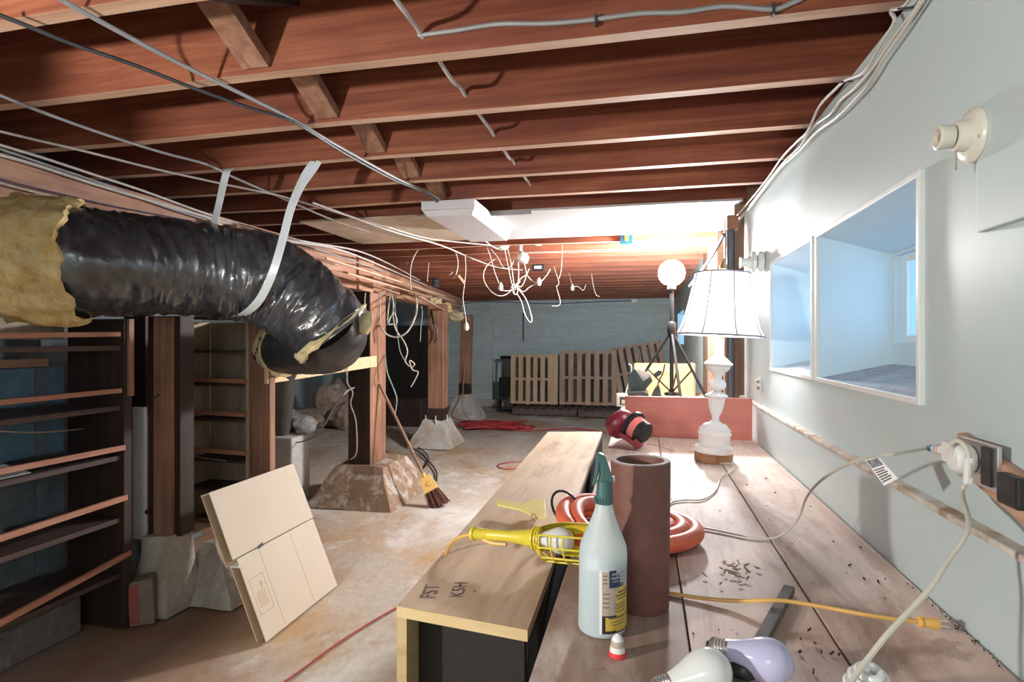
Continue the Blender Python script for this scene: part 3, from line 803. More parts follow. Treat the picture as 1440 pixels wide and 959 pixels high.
# narrow bookcase
bk = empty('bookcase', (-2.37, 2.95, 0.17), 'narrow open bookcase of grooved panelling between two posts', 'bookcase')
bx0, bx1, by0, by1 = -2.585, -2.165, 2.87, 3.05
bz0, bz1 = 0.17, 1.41
MB().box(bx0, bx0 + 0.018, by0, by1, bz0, bz1).build('side_panel', 'ply_shelf', bk)
MB().box(bx0 - 0.002, bx0 + 0.02, by0 - 0.006, by0, bz0 + 0.05, bz1).build('front_trim', 'wire_tan', bk)
MB().box(bx1 - 0.018, bx1, by0, by1, bz0, bz1).build('side_panel', 'ply_shelf', bk)
for g in range(7):
    x = bx0 + 0.018 + g * 0.0549
    MB().box(x + 0.0015, x + 0.0534, by1, by1 + 0.01, bz0, bz1).build('back_plank', 'ply_shelf', bk)
def bvz(v): return onY(300, v, by0).z
for v in (447, 495, 541, 591, 648, 688, 735):
    z = bvz(v)
    MB().box(bx0 + 0.018, bx1 - 0.018, by0 + 0.004, by1, z - 0.006, z + 0.008).build('shelf', 'dark_x', bk)
for v in (534, 580, 633, 731):
    z = bvz(v)
    b = MB(); b.beam((bx0 - 0.05, by0 - 0.012, z + 0.004), (bx1 - 0.002, by0 - 0.014, z - 0.006), 0.012, 0.024)
    b.build('front_rail', 'lip_x', bk)
z = bvz(731)
MB().box(bx0 - 0.085, bx0 - 0.055, by0 - 0.02, by0 + 0.02, z - 0.035, z + 0.025).build('rail_block', 'new_pine', bk)
z = bvz(541)
b = MB().box(bx0 - 0.052, bx0 - 0.040, by0 - 0.021, by0 - 0.018, z - 0.07, z + 0.01)
tag(b.build('ribbon', 'red_pl'), 'small bright red tape hanging from the bookcase rail', 'tape')
wire('wire', [onY(262, 640, by0 - 0.03), onY(300, 646, by0 - 0.025), onY(318, 648, by0 - 0.025)], 0.003, 'wire_tan', 'short wire sagging across the bookcase front', 'wire')
wire('cord', [at(205, 566, 2.78), at(222, 556, 2.78), at(252, 533, 3.3)], 0.004, 'black', 'short black cord stretched from the brown faced post to the bookcase', 'cord')

# ================================================================== DUCT
du = empty('air_duct', tuple(at(300, 383, 2.68)), 'fat black foil wrapped duct hanging on white straps, curving down', 'duct')
def sleeve(name, path, radii, material, parent, n=30, amp=0.02, freq=(5, 16), seed=0.0, sub=10, ends=True):
    pts = smooth_path(path, sub); N = len(pts)
    rr = []
    for i in range(N):
        t = i / (N - 1) * (len(radii) - 1); k = min(int(t), len(radii) - 2); rr.append(radii[k] + (radii[k + 1] - radii[k]) * (t - k))
    x = None; vs = []; fs = []
    L = 0
    for i in range(N):
        tg = (pts[min(i + 1, N - 1)] - pts[max(i - 1, 0)]).normalized()
        if i: L += (pts[i] - pts[i - 1]).length
        if x is None: x = frame_from(tg)[0]
        x = (x - tg * x.dot(tg)).normalized(); y = tg.cross(x)
        for k in range(n):
            a = 2 * math.pi * k / n
            q = V((math.cos(a) * 1.3, math.sin(a) * 1.3, L * freq[1] + 1.2 * math.sin(a + seed)))
            w_ = noise.noise(V((math.cos(a), math.sin(a), L * 4 + seed))) * amp * 0.8
            w_ += (0.30 - abs(noise.noise(q + V((seed, 0, 0))))) * amp * 1.5
            w_ += (0.25 - abs(noise.noise(V((math.cos(a) * 2.6, math.sin(a) * 2.6, L * 38 + 2.2 * math.sin(a + 1.0) + seed))))) * amp * 0.8
            vs.append(pts[i] + (x * math.cos(a) + y * math.sin(a)) * (rr[i] + w_))
    for i in range(N - 1):
        for k in range(n):
            l = (k + 1) % n
            fs.append((i * n + k, i * n + l, (i + 1) * n + l, (i + 1) * n + k))
    b = MB().add(vs, fs)
    if ends: b.f += [list(reversed(range(n))), list(range((N - 1) * n, N * n))]
    o = b.build(name, material, parent, smooth=True)
    return o
main_path = [at(-70, 359, 2.21), at(-30, 362, 2.25), at(30, 366, 2.30), at(125, 368, 2.38), at(220, 374, 2.55), at(300, 382, 2.68), at(365, 393, 2.76), at(415, 418, 2.80), at(452, 450, 2.82), at(469, 470, 2.84)]
sleeve('foil_sleeve', main_path, [0.21, 0.215, 0.218, 0.218, 0.212, 0.212, 0.212, 0.205, 0.195, 0.19], 'film', du, n=72, amp=0.015, sub=34, seed=1.3)
# torn insulation collar
def ragged(name, path, r, parent, material, seed, n=34, edge=0.05, amp=0.02, a0=0, a1=2 * math.pi, thick=0.02, sub=6):
    pts = smooth_path(path, sub); N = len(pts); vs = []; fs = []; x = None
    closed = (a1 - a0) > 6.2
    for i in range(N):
        tg = (pts[min(i + 1, N - 1)] - pts[max(i - 1, 0)]).normalized()
        if x is None: x = frame_from(tg)[0]
        x = (x - tg * x.dot(tg)).normalized(); y = tg.cross(x)
        f = i / (N - 1)
        for k in range(n):
            a = a0 + (a1 - a0) * k / (n if closed else n - 1)
            sh_ = edge * (noise.noise(V((math.cos(a) * 2.2, math.sin(a) * 2.2, seed + (9 if f > 0.5 else 0)))) + 0.5 * noise.noise(V((math.cos(a) * 8, math.sin(a) * 8, seed))))
            rr = r + amp * noise.noise(V((math.cos(a) * 3, math.sin(a) * 3, f * 3 + seed)))
            if i in (0, N - 1): rr -= thick
            vs.append(pts[i] + tg * sh_ * (2 * f - 1 if f != 0.5 else 0) + (x * math.cos(a) + y * math.sin(a)) * rr)
    for i in range(N - 1):
        for k in range(n if closed else n - 1):
            l = (k + 1) % n; fs.append((i * n + k, i * n + l, (i + 1) * n + l, (i + 1) * n + k))
    return MB().add(vs, fs).build(name, material, parent, smooth=True)
ragged('insulation_wrap', [at(10, 364, 2.28), at(40, 366, 2.31), at(80, 367, 2.345), at(116, 368, 2.375)], 0.252, du, 'fibre', 2.0, n=64, edge=0.035, amp=0.028, sub=8)
fl_ = MB(); fl_.blob(at(92, 287, 2.30), 0.07, 0.03, 0.028, 12, 8, 0.4, 3.0, 2.5); fl_.build('insulation_flap', 'fibre', du, smooth=True)
# lower elbow pieces
low_path = [at(455, 454, 2.84), at(465, 467, 2.90), at(468, 476, 2.98), at(455, 485, 3.10), at(428, 489, 3.20), at(405, 491, 3.28), at(385, 492, 3.36)]
sleeve('elbow', low_path, [0.165, 0.17, 0.165, 0.155, 0.142, 0.135, 0.13], 'film2', du, n=36, amp=0.006, seed=4.0)
ragged('insulation_ring', [at(463, 463, 2.833), at(466, 467, 2.837), at(470, 471, 2.84)], 0.205, du, 'fibre_pale', 5.0, n=48, edge=0.016, amp=0.02, sub=3, thick=0.012)
fb = MB(); fb.blob(at(512, 452, 2.86), 0.045, 0.03, 0.06, 10, 8, 0.5, 1.0, 3); fb.build('insulation_tuft', 'fibre_pale', du, smooth=True)
ragged('insulation_ring', [at(402, 491, 3.32), at(396, 491, 3.345), at(390, 491, 3.37)], 0.155, du, 'fibre_pale', 8.0, n=40, edge=0.02, amp=0.02, sub=4)
sleeve('down_pipe', [at(398, 500, 3.42), at(394, 520, 3.5), at(393, 560, 3.6), at(392, 606, 3.68)], [0.10, 0.10, 0.085, 0.065], 'film2', du, n=24, amp=0.004, seed=6.0)
# faint printed panels on the film
for (u, v, w_, h_) in ((235, 405, 20, 9), (340, 398, 40, 10), (442, 432, 20, 9)):
    pass
# straps
def strap(label, pts, w):
    b = MB(); b.ribbon(smooth_path(pts, 5), V((1, 0.25, 0)), w, 0.0025)
    return tag(b.build('hanger_strap', 'strap'), label, 'strap')
strap('white strap holding up the middle of the black duct', [onZ(325, 236, JB) , at(318, 244, 2.62), at(309, 282, 2.66), at(300, 320, 2.66)], 0.030)
strap('forked white strap wrapped under the black duct near its bend', [onZ(442, 228, JB - 0.002), at(428, 248, 2.56), at(410, 290, 2.52), at(398, 335, 2.5), at(384, 382, 2.49), at(366, 420, 2.53), at(346, 440, 2.60), at(330, 446, 2.68)], 0.034)
strap('short split tail of white strap pinned beside the forked strap', [onZ(449, 227, JB - 0.002), at(441, 240, 2.555), at(424, 264, 2.54), at(412, 290, 2.515)], 0.022)

# rubble, block and wrapped bag far left
def rock(u, v, s, rx, ry, rz, seed, label, material='rock', cat='rock', name='rock'):
    p = at(u, v, s); p.z = rz * 0.92
    return tag(MB().blob(p, rx, ry, rz, 16, 11, 0.32, seed, 1.6).build(name, material, smooth=False), label, cat)
rock(468, 570, 8.9, 0.30, 0.28, 0.36, 2.2, 'large mottled upright boulder left of the thick post')
rock(432, 585, 8.7, 0.34, 0.22, 0.15, 5.2, 'long dark rubble stone lying before the boulder')
rock(486, 592, 8.6, 0.22, 0.2, 0.2, 9.1, 'speckled rubble stone half hidden by the thick post')
rock(404, 590, 8.5, 0.2, 0.2, 0.16, 12.0, 'pale rubble stone near the down pipe', 'cinder')
rock(430, 592, 8.2, 0.19, 0.13, 0.13, 21.0, 'crumpled white bag on the floor before the rubble', 'white_pl', 'bag', 'plastic_bag')
# bank of earth under the rubble / low ledge
b = MB()
c0 = at(405, 650, 4.75); c0b = c0.copy()
b.box(c0.x - 0.18, c0.x + 0.115, c0.y - 0.12, c0.y + 0.14, 0.0, 0.53)
tag(b.build('concrete_block', 'cinder', bevel=0.015), 'tall pale concrete block under the black down pipe', 'block')
# brick leaning beside the shelves
br = MB()
q = onZ(203, 878, 0.0)
ang = math.radians(32); ex = V((math.cos(ang), math.sin(ang), 0)); ey = V((-math.sin(ang), math.cos(ang), 0)); ez = (V((-0.12, 0.06, 1))).normalized()
def bq(x, y, z): return V((q.x, q.y, 0.004)) + ex * x + ey * y + ez * z
br.hexa([bq(-.055, -.02, 0), bq(.045, -.02, 0), bq(.045, .085, 0), bq(-.055, .085, 0)], [bq(-.055, -.02, .19), bq(.045, -.02, .205), bq(.045, .085, .205), bq(-.055, .085, .19)])
bo = tag(br.build('brick', 'brick_grey', bevel=0.006), 'mortar crusted red and grey brick standing on end by the shelves', 'brick')
rf = MB(); rf.hexa([bq(-.052, -.021, .012), bq(-.012, -.0215, .008), bq(-.012, -.019, .008), bq(-.052, -.019, .012)], [bq(-.052, -.021, .18), bq(-.012, -.0215, .185), bq(-.012, -.019, .185), bq(-.052, -.019, .18)])
rf.build('red_face', 'brick_red', bo)

# leaning folded cardboard
X0 = -1.582
cb = empty('cardboard_box', (X0, 2.5, 0), 'flattened tan cardboard box leaning toward the narrow bookcase', 'box')
yA, yB = 2.215, 2.81
def cbp(y, h, off=0.0):   # h along the sheet 0..1, off = behind the front sheet
    return V((X0 - 0.26 * h - off, y, 0.006 + 0.618 * h))
def sheet(name, y0, y1, h0, h1, off, t=0.005, material='card'):
    b = MB(); b.hexa([cbp(y0, h0, off), cbp(y1, h0, off), cbp(y1, h0, off + t), cbp(y0, h0, off + t)], [cbp(y0, h1, off), cbp(y1, h1, off), cbp(y1, h1, off + t), cbp(y0, h1, off + t)])
    return b.build(name, material, cb)
sheet('lower_flap', yA, yB, 0.0, 0.555, 0.0)
sheet('upper_flap', yA - 0.02, yB + 0.01, 0.562, 1.02, 0.003)
sheet('back_panel', yA - 0.012, yB - 0.05, 0.0, 0.50, 0.035, material='card_dark')
sheet('back_panel', yA - 0.03, yB - 0.05, 0.51, 1.0, 0.04, material='card_dark')
b = MB(); b.hexa([cbp(yA - .012, 0.50, -.002), cbp(yA + .13, .545, -.002), cbp(yA + .13, .545, .0), cbp(yA - .012, .50, .04)], [cbp(yA - .012, .512, -.002), cbp(yA + .13, .553, -.002), cbp(yA + .13, .553, .0), cbp(yA - .012, .512, .04)])
b.build('slot_edge', 'wire_cream', cb)
MB().hexa([cbp(yA + .14, .548, -.0015), cbp(yA + .18, .555, -.0015), cbp(yA + .18, .555, 0), cbp(yA + .14, .548, 0)], [cbp(yA + .14, .57, -.0015), cbp(yA + .18, .577, -.0015), cbp(yA + .18, .577, 0), cbp(yA + .14, .57, 0)]).build('slot', 'black', cb)
# printed frame with small lines on the lower flap
pr = MB()
def pl(y0, y1, h0, h1): pr.hexa([cbp(y0, h0, -.0008), cbp(y1, h0, -.0008), cbp(y1, h0, 0), cbp(y0, h0, 0)], [cbp(y0, h1, -.0008), cbp(y1, h1, -.0008), cbp(y1, h1, 0), cbp(y0, h1, 0)])
ya_, yb2, ha, hb = yA + 0.02, yA + 0.115, 0.16, 0.40
pl(ya_, ya_ + .0025, ha, hb); pl(yb2 - .0025, yb2, ha, hb); pl(ya_, yb2, ha, ha + .004); pl(ya_, yb2, hb - .004, hb)
for k in range(5): pl(ya_ + .018 + k * .013, ya_ + .022 + k * .013, 0.20, 0.30 + 0.01 * (k % 2))
pl(ya_ + .058, ya_ + .07, 0.32, 0.36)
for yy in (yA + 0.14, yA + 0.38): pl(yy, yy + .002, 0.02, 0.54)
pr.build('print', 'card_dark', cb)

# ================================================================== BROOM, CORDS ON THE FLOOR
bro = empty('broom', tuple(onZ(612, 712, 0)), 'straw broom with a yellow cap leaning on the thick post', 'broom')
hb0 = onZ(618, 713, 0.0); ht = V((P1x1 + 0.012, 4.48, at(527, 545, 4.5).z))
kn = hb0 + (ht - hb0) * 0.235
b = MB(); b.tube([kn, ht], 0.0125, 10); b.build('handle', 'handle', bro, smooth=True)
ax = (ht - hb0).normalized(); side = V((0.9, 0.25, 0)); side = (side - ax * side.dot(ax)).normalized(); nrm = ax.cross(side)
c0 = hb0 + (ht - hb0) * 0.125
b = MB()
b.hexa([c0 + side * i + nrm * j for i, j in ((-.062, -.022), (.062, -.022), (.062, .022), (-.062, .022))], [kn + side * i + nrm * j for i, j in ((-.045, -.018), (.045, -.018), (.045, .018), (-.045, .018))])
b.build('cap', 'ferrule', bro, bevel=0.004)
b = MB(); b.tube([kn, kn + ax * 0.03], 0.017, 10); b.build('ferrule', 'ferrule', bro)
bm_ = MB(); rb = random.Random(3)
for i in range(90):
    a = rb.uniform(-1, 1); c_ = rb.uniform(-1, 1)
    p = c0 + side * a * .06 + nrm * c_ * .02 + ax * 0.004
    q = hb0 + side * (a * .095 + rb.uniform(-.008, .008)) + nrm * c_ * .035 + ax * rb.uniform(-0.006, 0.02); q.z = max(q.z, 0.004)
    bm_.beam(p, q, 0.006, 0.005)
tag(bm_.build('bristles', 'bristle', bro), 'dark brown bristles', kind='stuff')
mk = MB(); mp = (c0 + kn) / 2 - nrm * 0.0
n2 = nrm if nrm.y < 0 else -nrm
for s_ in (-1, 1): mk.beam(mp + n2 * 0.0225 + side * (-0.02) , mp + n2 * 0.0225 + side * 0.008 + ax * 0.02 * s_, 0.004, 0.002)
mk.build('mark', 'red_pl', bro)

wire('cord', [onZ(u, v, 0.012) for u, v in ((536, 625), (552, 645), (566, 657), (585, 664), (598, 655), (602, 642), (590, 630), (578, 628), (594, 640), (612, 660), (614, 676))], 0.008, 'black', 'looped black cord on the floor behind the broom', 'cord')
wire('cord', [onZ(u, v, 0.008) for u, v in ((380, 972), (420, 945), (470, 908), (520, 876), (565, 850), (610, 823), (650, 798), (690, 770))], 0.004, 'cord_red', 'thin red cord running across the floor toward the cabinet', 'cord')
wire('cord', [onZ(u, v, 0.008) for u, v in ((742, 648), (715, 650), (700, 654), (708, 659), (730, 658), (760, 652))], 0.006, 'cord_red', 'small orange red cord loop on the floor near the cabinet end', 'cord')
rc = random.Random(11); pts = []
for i in range(60):
    t = i / 59
    u = 690 + 42 * math.sin(i * 1.9) + 10 * rc.uniform(-1, 1) + 8 * t
    v = 597 + 5.5 * math.cos(i * 2.3 + 0.4)
    p = onZ(u, v, 0.012 + 0.035 * rc.random()); pts.append(p)
pts += [onZ(u, v, 0.012) for u, v in ((720, 597), (752, 600), (735, 604), (700, 600))]
wire('extension_cord', pts, 0.012, 'cord_red', 'heaped dark red extension cord at the foot of the farthest post', 'cord', sub=4)
wire('extension_cord', [onZ(u, v, 0.012) for u, v in ((700, 603), (725, 605), (760, 605), (800, 602), (840, 606), (870, 612))], 0.009, 'cord_red', 'red cord tail trailing right from the far heap', 'cord')
wire('cord', [V((-2.88, 9.2, 0.9)), V((-2.86, 9.05, 0.44)), at(650, 575, 9.0), onZ(662, 592, 0.02)], 0.008, 'wire_tan', 'brown cord hanging down the farthest footing', 'cord')

# ================================================================== PALLETS
def pallet(name, origin, ux, uy, W, H, n, label, mslat='pallet', cat='pallet', widths=None, rails=3, depth=0.11):
    """ux along the width, uy along the height of the slats, nz toward the viewer"""
    ux, uy = V(ux).normalized(), V(uy).normalized(); nz = ux.cross(uy).normalized()
    o = V(origin)
    e = empty(name, tuple(o + ux * W / 2), label, cat, 'wooden pallets by the far wall')
    def bd(nm, x0, x1, y0, y1, z0, z1, m_):
        b = MB()
        q = [o + ux * x + uy * y + nz * z for x, y, z in ((x0, y0, z0), (x1, y0, z0), (x1, y1, z0), (x0, y1, z0), (x0, y0, z1), (x1, y0, z1), (x1, y1, z1), (x0, y1, z1))]
        b.hexa(q[:4], q[4:]); b.build(nm, m_, e)
    widths = widths or [0.09] * n
    gap = (W - sum(widths)) / (n - 1); x = 0
    rp = random.Random(n)
    for w_ in widths:
        bd('slat', x, x + w_, rp.uniform(-.01, .01), H + rp.uniform(-.01, .01), 0, 0.018, mslat); x += w_ + gap
    for k in range(rails):
        y = [0.0, H / 2 - 0.02, H - 0.045][k]
        bd('stringer', 0, W, y, y + 0.045, -depth + 0.018, 0, mslat)
    m2 = 5; g2 = W / m2
    for k in range(m2):
        bd('back_slat', k * g2 + 0.02, k * g2 + 0.11, 0, H, -depth, -depth + 0.018, 'pallet_old')
    return e
PB = 0.15
a = at(718, 571, 10.75)
pallet('pallet', (a.x, a.y, PB), (1, 0.03, 0), (0, 0.05, 1), 0.87, 0.90, 6, 'leftmost upright pallet with a wide light board at its right edge', 'pallet_light', widths=[0.09, 0.08, 0.08, 0.08, 0.08, 0.18])
a = at(787, 572, 10.6)
pallet('pallet', (a.x, a.y, PB), (1, 0.03, 0), (0, 0.05, 1), 1.02, 0.97, 7, 'middle upright pallet of seven grey brown slats', 'pallet')
a = at(872, 566, 10.5)
pallet('pallet', (a.x, a.y, 0.19), (1, 0.05, 0.17), (-0.2, 0.16, 1), 0.92, 1.0, 7, 'tilted pallet leaning at the right behind the saw', 'pallet')
def flat_pallet(x0, x1, y0, y1, z, label):
    e = empty('pallet', ((x0 + x1) / 2, (y0 + y1) / 2, z), label, 'pallet', 'wooden pallets by the far wall')
    for k in range(3):
        y = y0 + (y1 - y0 - .05) * k / 2
        MB().box(x0, x1, y, y + .05, z + .018, z + .105).build('stringer', 'pallet_old', e)
    n = 8; w_ = 0.09
    for k in range(n):
        x = x0 + (x1 - x0 - w_) * k / (n - 1)
        MB().box(x, x + w_, y0, y1, z + .105, z + .123).build('slat', 'pallet_old', e)
        if k % 3 == 0: MB().box(x, x + w_, y0, y1, z, z + .018).build('bottom_slat', 'pallet_old', e)
flat_pallet(-2.25, -1.12, 10.0, 10.95, 0.0, 'flat dark pallet on the floor under the leftmost upright pallet')
flat_pallet(-1.08, 0.02, 9.9, 10.85, 0.0, 'flat dark pallet on the floor under the middle upright pallet')
# black hand truck
a = at(712, 570, 10.9)
ht_ = empty('hand_truck', (a.x, a.y, 0.0), 'black hand truck standing left of the upright pallets', 'hand truck')
b = MB()
for dx in (-0.10, 0.10): b.tube([(a.x + dx, a.y + .05, 0.15), (a.x + dx, a.y + .12, 0.98)], 0.02, 8)
b.build('frame', 'black_metal', ht_)
b = MB(); b.tube([(a.x - .14, a.y + .12, 0.99), (a.x + .14, a.y + .12, 0.99)], 0.03, 8); b.build('handle', 'black_metal', ht_)
b = MB(); b.box(a.x - .15, a.x + .13, a.y + .01, a.y + .06, 0.25, 0.62); b.build('back_plate', 'black_metal', ht_, bevel=0.03)
b = MB(); b.box(a.x - .14, a.x + .14, a.y - .2, a.y + .05, 0.01, 0.03); b.build('toe_plate', 'black_metal', ht_)
for dx in (-0.15, 0.15):
    b = MB(); b.lathe([(0.03, -.02), (0.10, -.02), (0.10, .02), (0.03, .02)], (a.x + dx, a.y + .1, 0.105), V((1, 0, 0)), 16); b.build('wheel', 'black', ht_)
b = MB().beam((a.x + .12, a.y - .02, 0.2), (a.x + .1, a.y - .01, 0.62), 0.03, 0.03); b.build('cord_wrap', 'blue_pl', ht_)

# ================================================================== WORKBENCH
wb = empty('workbench', (0.18, 2.6, 0.0), 'long plywood topped workbench along the white wall', 'workbench')
BX0 = -0.155
YB0, YB1 = 0.10, 5.5
MB().box(BX0, 0.068, YB0, 1.9, BZ - 0.022, BZ).build('plank', 'plank_shaded', wb, bevel=0.0015)  # plank colour darkened for the shade thrown by pipe and bottle
MB().box(BX0, 0.068, 1.903, YB1, BZ - 0.022, BZ).build('plank', 'plank', wb, bevel=0.0015)
MB().box(0.071, 0.291, YB0, YB1, BZ - 0.022, BZ - 0.0005).build('plank', 'plank', wb, bevel=0.0015)
MB().box(0.2945, XL - 0.004, YB0, 3.36, BZ - 0.022, BZ + 0.0005).build('plank', 'plank', wb, bevel=0.0015)
MB().box(0.2945, XL - 0.004, 3.363, YB1, BZ - 0.022, BZ).build('plank', 'plank', wb, bevel=0.0015)
MB().box(BX0 + 0.02, BX0 + 0.058, YB0, YB1, BZ - 0.13, BZ - 0.022).build('front_rail', 'dark_x', wb)
for y in (0.3, 1.9, 3.5, 5.3):
    MB().box(BX0 + 0.02, BX0 + 0.11, y, y + 0.09, 0.0, BZ - 0.13).build('leg', 'dark_z', wb)
    MB().box(XL - 0.10, XL - 0.01, y, y + 0.09, 0.0, BZ - 0.022).build('leg', 'dark_z', wb)
# debris on the bench
db = MB(); rd = random.Random(8)
def chip(u, v, m_=0.003):
    p = onZ(u, v, BZ + 0.002); a_ = rd.uniform(0, 3.1)
    d = V((math.cos(a_), math.sin(a_), 0)) * m_ * rd.uniform(.5, 1.4)
    db.beam(p - d, p + d + V((0, 0, .002)), m_ * rd.uniform(.4, .9), 0.003)
for u, v in ((1138, 886), (1126, 899), (1146, 905), (1155, 917), (1170, 919), (1180, 921), (1144, 945), (1125, 917), (1195, 795), (1215, 814), (1235, 818), (1172, 762), (1090, 693), (1077, 673), (1050, 682), (1210, 770)): chip(u, v)
for i in range(80):
    y = 0.7 + 2.6 * rd.random() ** 1.5; x = rd.uniform(-0.1, 0.5)
    p = V((x, y, BZ + .0015)); a_ = rd.uniform(0, 3.1); m_ = rd.uniform(.0006, .002)
    d = V((math.cos(a_), math.sin(a_), 0)) * m_
    db.beam(p - d, p + d, m_, .002)
for i in range(40):
    y = rd.uniform(0.85, 1.0) + 0.5 * rd.random() ** 2; p = V((XL - .006 - abs(rd.gauss(0, .006)), y, BZ + .002)); m_ = rd.uniform(.0004, .0013)
    db.beam(p, p + V((rd.uniform(-.003, .003), rd.uniform(-.005, .005), .001)), m_, .002)
tag(db.build('debris', 'debris'), 'dark crumbs and chips scattered over the bench top', 'debris', kind='stuff')
sp = MB()
for i in range(26):
    p = onZ(1034 + rd.gauss(0, 14), 803 + rd.gauss(0, 9), BZ + .003); a_ = rd.uniform(0, 3.1)
    d = V((math.cos(a_), math.sin(a_), rd.uniform(-.1, .2))) * rd.uniform(.004, .010)
    sp.beam(p - d * .5 + V((0, 0, .002)), p + d + V((0, 0, .003)), .002, .002)
tag(sp.build('splinters', 'splinter'), 'small pile of wood splinters on the bench by the hose', 'debris', kind='stuff')

# inverted-U plywood cabinet lying along the bench
bxc = empty('plywood_cabinet', (-0.35, 2.1, 0.0), 'long open ended plywood cabinet standing along the bench front', 'cabinet')
fl_c, fr_c = onZ(558, 852, 0.80), onZ(742, 886, 0.80)
bl_c, br_c = onZ(771, 607, 0.80), onZ(847, 607, 0.80)
T = 0.020
MB().hexa([p + V((0, 0, -T)) for p in (fl_c, fr_c, br_c, bl_c)], [fl_c, fr_c, br_c, bl_c]).build('top_panel', 'ply_box', bxc)
MB().hexa([p + V((0, -.0012, -T)) for p in (fl_c, fr_c)] + [p + V((0, .001, -T)) for p in (fr_c, fl_c)], [p + V((0, -.0012, 0.0003)) for p in (fl_c, fr_c)] + [p + V((0, .001, .0003)) for p in (fr_c, fl_c)]).build('front_edge', 'ply_edge', bxc)
dn = V((0, 0, -0.80))
dx = V((0.018, 0.004, 0))
MB().hexa([fl_c + dn, fl_c + dn + dx, bl_c + dn + dx, bl_c + dn], [fl_c + V((0, 0, -T)), fl_c + dx + V((0, 0, -T)), bl_c + dx + V((0, 0, -T)), bl_c + V((0, 0, -T))]).build('side_panel', 'ply_edge', bxc)
mb_ = fl_c + (bl_c - fl_c) * 0.03; mr_ = fr_c + (br_c - fr_c) * 0.03
MB().hexa([mb_ + dn + dx, mr_ + dn - dx, mr_ + dn - dx + V((0, .02, 0)), mb_ + dn + dx + V((0, .02, 0))], [mb_ + dx + V((0, 0, -T)), mr_ - dx + V((0, 0, -T)), mr_ - dx + V((0, .02, -T)), mb_ + dx + V((0, .02, -T))]).build('shade_inset', 'shade_ply', bxc)  # near-black sheet paints the shade inside the open end
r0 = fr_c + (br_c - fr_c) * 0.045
MB().hexa([r0 + dn - dx, r0 + dn, br_c + dn, br_c + dn - dx], [r0 + V((0, 0, -T)) - dx, r0 + V((0, 0, -T)), br_c + V((0, 0, -T)), br_c + V((0, 0, -T)) - dx]).build('side_panel', 'shade_ply', bxc)  # side coloured near black for the shade in the gap
# pencilled letters on the cabinet top
tx = onZ(598, 842, 0.8006); tux = onZ(612, 808, 0.8) - onZ(596, 842, 0.8); tux.z = 0; tuy = V((-tux.y, tux.x, 0))
text_mesh('handwriting', 'FST', 0.042, onZ(610, 842, 0.8006), tux, tuy, 'ink', bxc)
text_mesh('handwriting', 'K5H', 0.038, onZ(650, 840, 0.8006), tux, tuy, 'ink', bxc)

# ================================================================== THINGS ON THE BENCH
# table lamp (leans a little to the right)
lb = onZ(1003, 648, BZ)
lb = V((lb.x, lb.y, BZ))
lam = empty('table_lamp', tuple(lb), 'lit white table lamp with a ribbed bell shade on a turned ceramic column', 'lamp')
K = 2.33 / FPX
right = V((CA, SA, 0)); lax = (V((0, 0, 1)) + right * 0.052).normalized()
def lz(v): return (652 - v) * K
def part(name, prof, m_, n=28, parent=None, mod=None):
    b = MB(); b.lathe([(r * K, lz(v)) for v, r in prof], lb, lax, n, mod=mod); return b.build(name, m_, parent or lam, smooth=True)
part('wooden_foot', [(652, 25.5), (640, 25.5)], 'lamp_wood', 8)
part('foot_ring', [(640, 24), (637, 25), (632, 25), (630, 22), (628.5, 21)], 'ceramic')
part('drum', [(629, 20.5), (627, 20.8), (616, 21), (614, 22.5), (612.5, 21.5)], 'ceramic')
lc = part('lattice_cone', [(612.5, 21.5), (608, 20.5), (604, 17), (601, 14.5), (599.5, 9), (597, 6.5)], 'ceramic')
lt = MB()
for k in range(20):
    for s_ in (-1, 1):
        pts = []
        for t in range(5):
            a_ = 2 * math.pi * (k + s_ * t * 0.25) / 20; r_ = (21.2 - 6.2 * t / 4) * K; z_ = lz(609 - 7 * t / 4)
            x_, y_, zz = frame_from(lax); pts.append(lb + zz * z_ + (x_ * math.cos(a_) + y_ * math.sin(a_)) * r_)
        lt.tube(pts, .0011, 4)
lt.build('lattice', 'ceramic', lc)
part('stem_vase', [(597, 5.5), (594, 4.5), (590, 5), (585, 7.5), (578, 9.5), (572, 10.5), (567, 10.8), (565, 11.5)], 'ceramic', mod=lambda a, h: 1 + 0.04 * math.cos(10 * a))
part('flare_disc', [(565, 11.5), (563, 15.2), (561.5, 15.2), (559, 11), (557, 7), (555.5, 5)], 'ceramic')
part('ball', [(555.5, 5), (553, 8), (550, 11), (546.5, 11.6), (543, 10.5), (540, 7), (538, 5)], 'ceramic', mod=lambda a, h: 1 + 0.03 * math.cos(12 * a))
part('cup', [(538, 5), (535, 5.5), (531, 8), (527, 13), (524, 15), (521.5, 15.5)], 'ceramic', mod=lambda a, h: 1 + 0.03 * math.cos(14 * a))
part('top_disc', [(521.5, 15.5), (519, 19), (517.5, 19.3), (515, 16), (511, 12), (508.5, 9), (507, 7)], 'ceramic')
part('candle_sleeve', [(507, 6.2), (483, 6.2)], 'ceramic', 16)
part('brass_neck', [(483, 3.6), (478, 3.6), (477, 2)], 'brass', 12)
bp = MB(); bp.lathe([(0.004, 0), (0.012, 0.01), (0.022, 0.035), (0.028, 0.06), (0.022, 0.085), (0.006, 0.095)], lb + lax * lz(470), lax, 16)
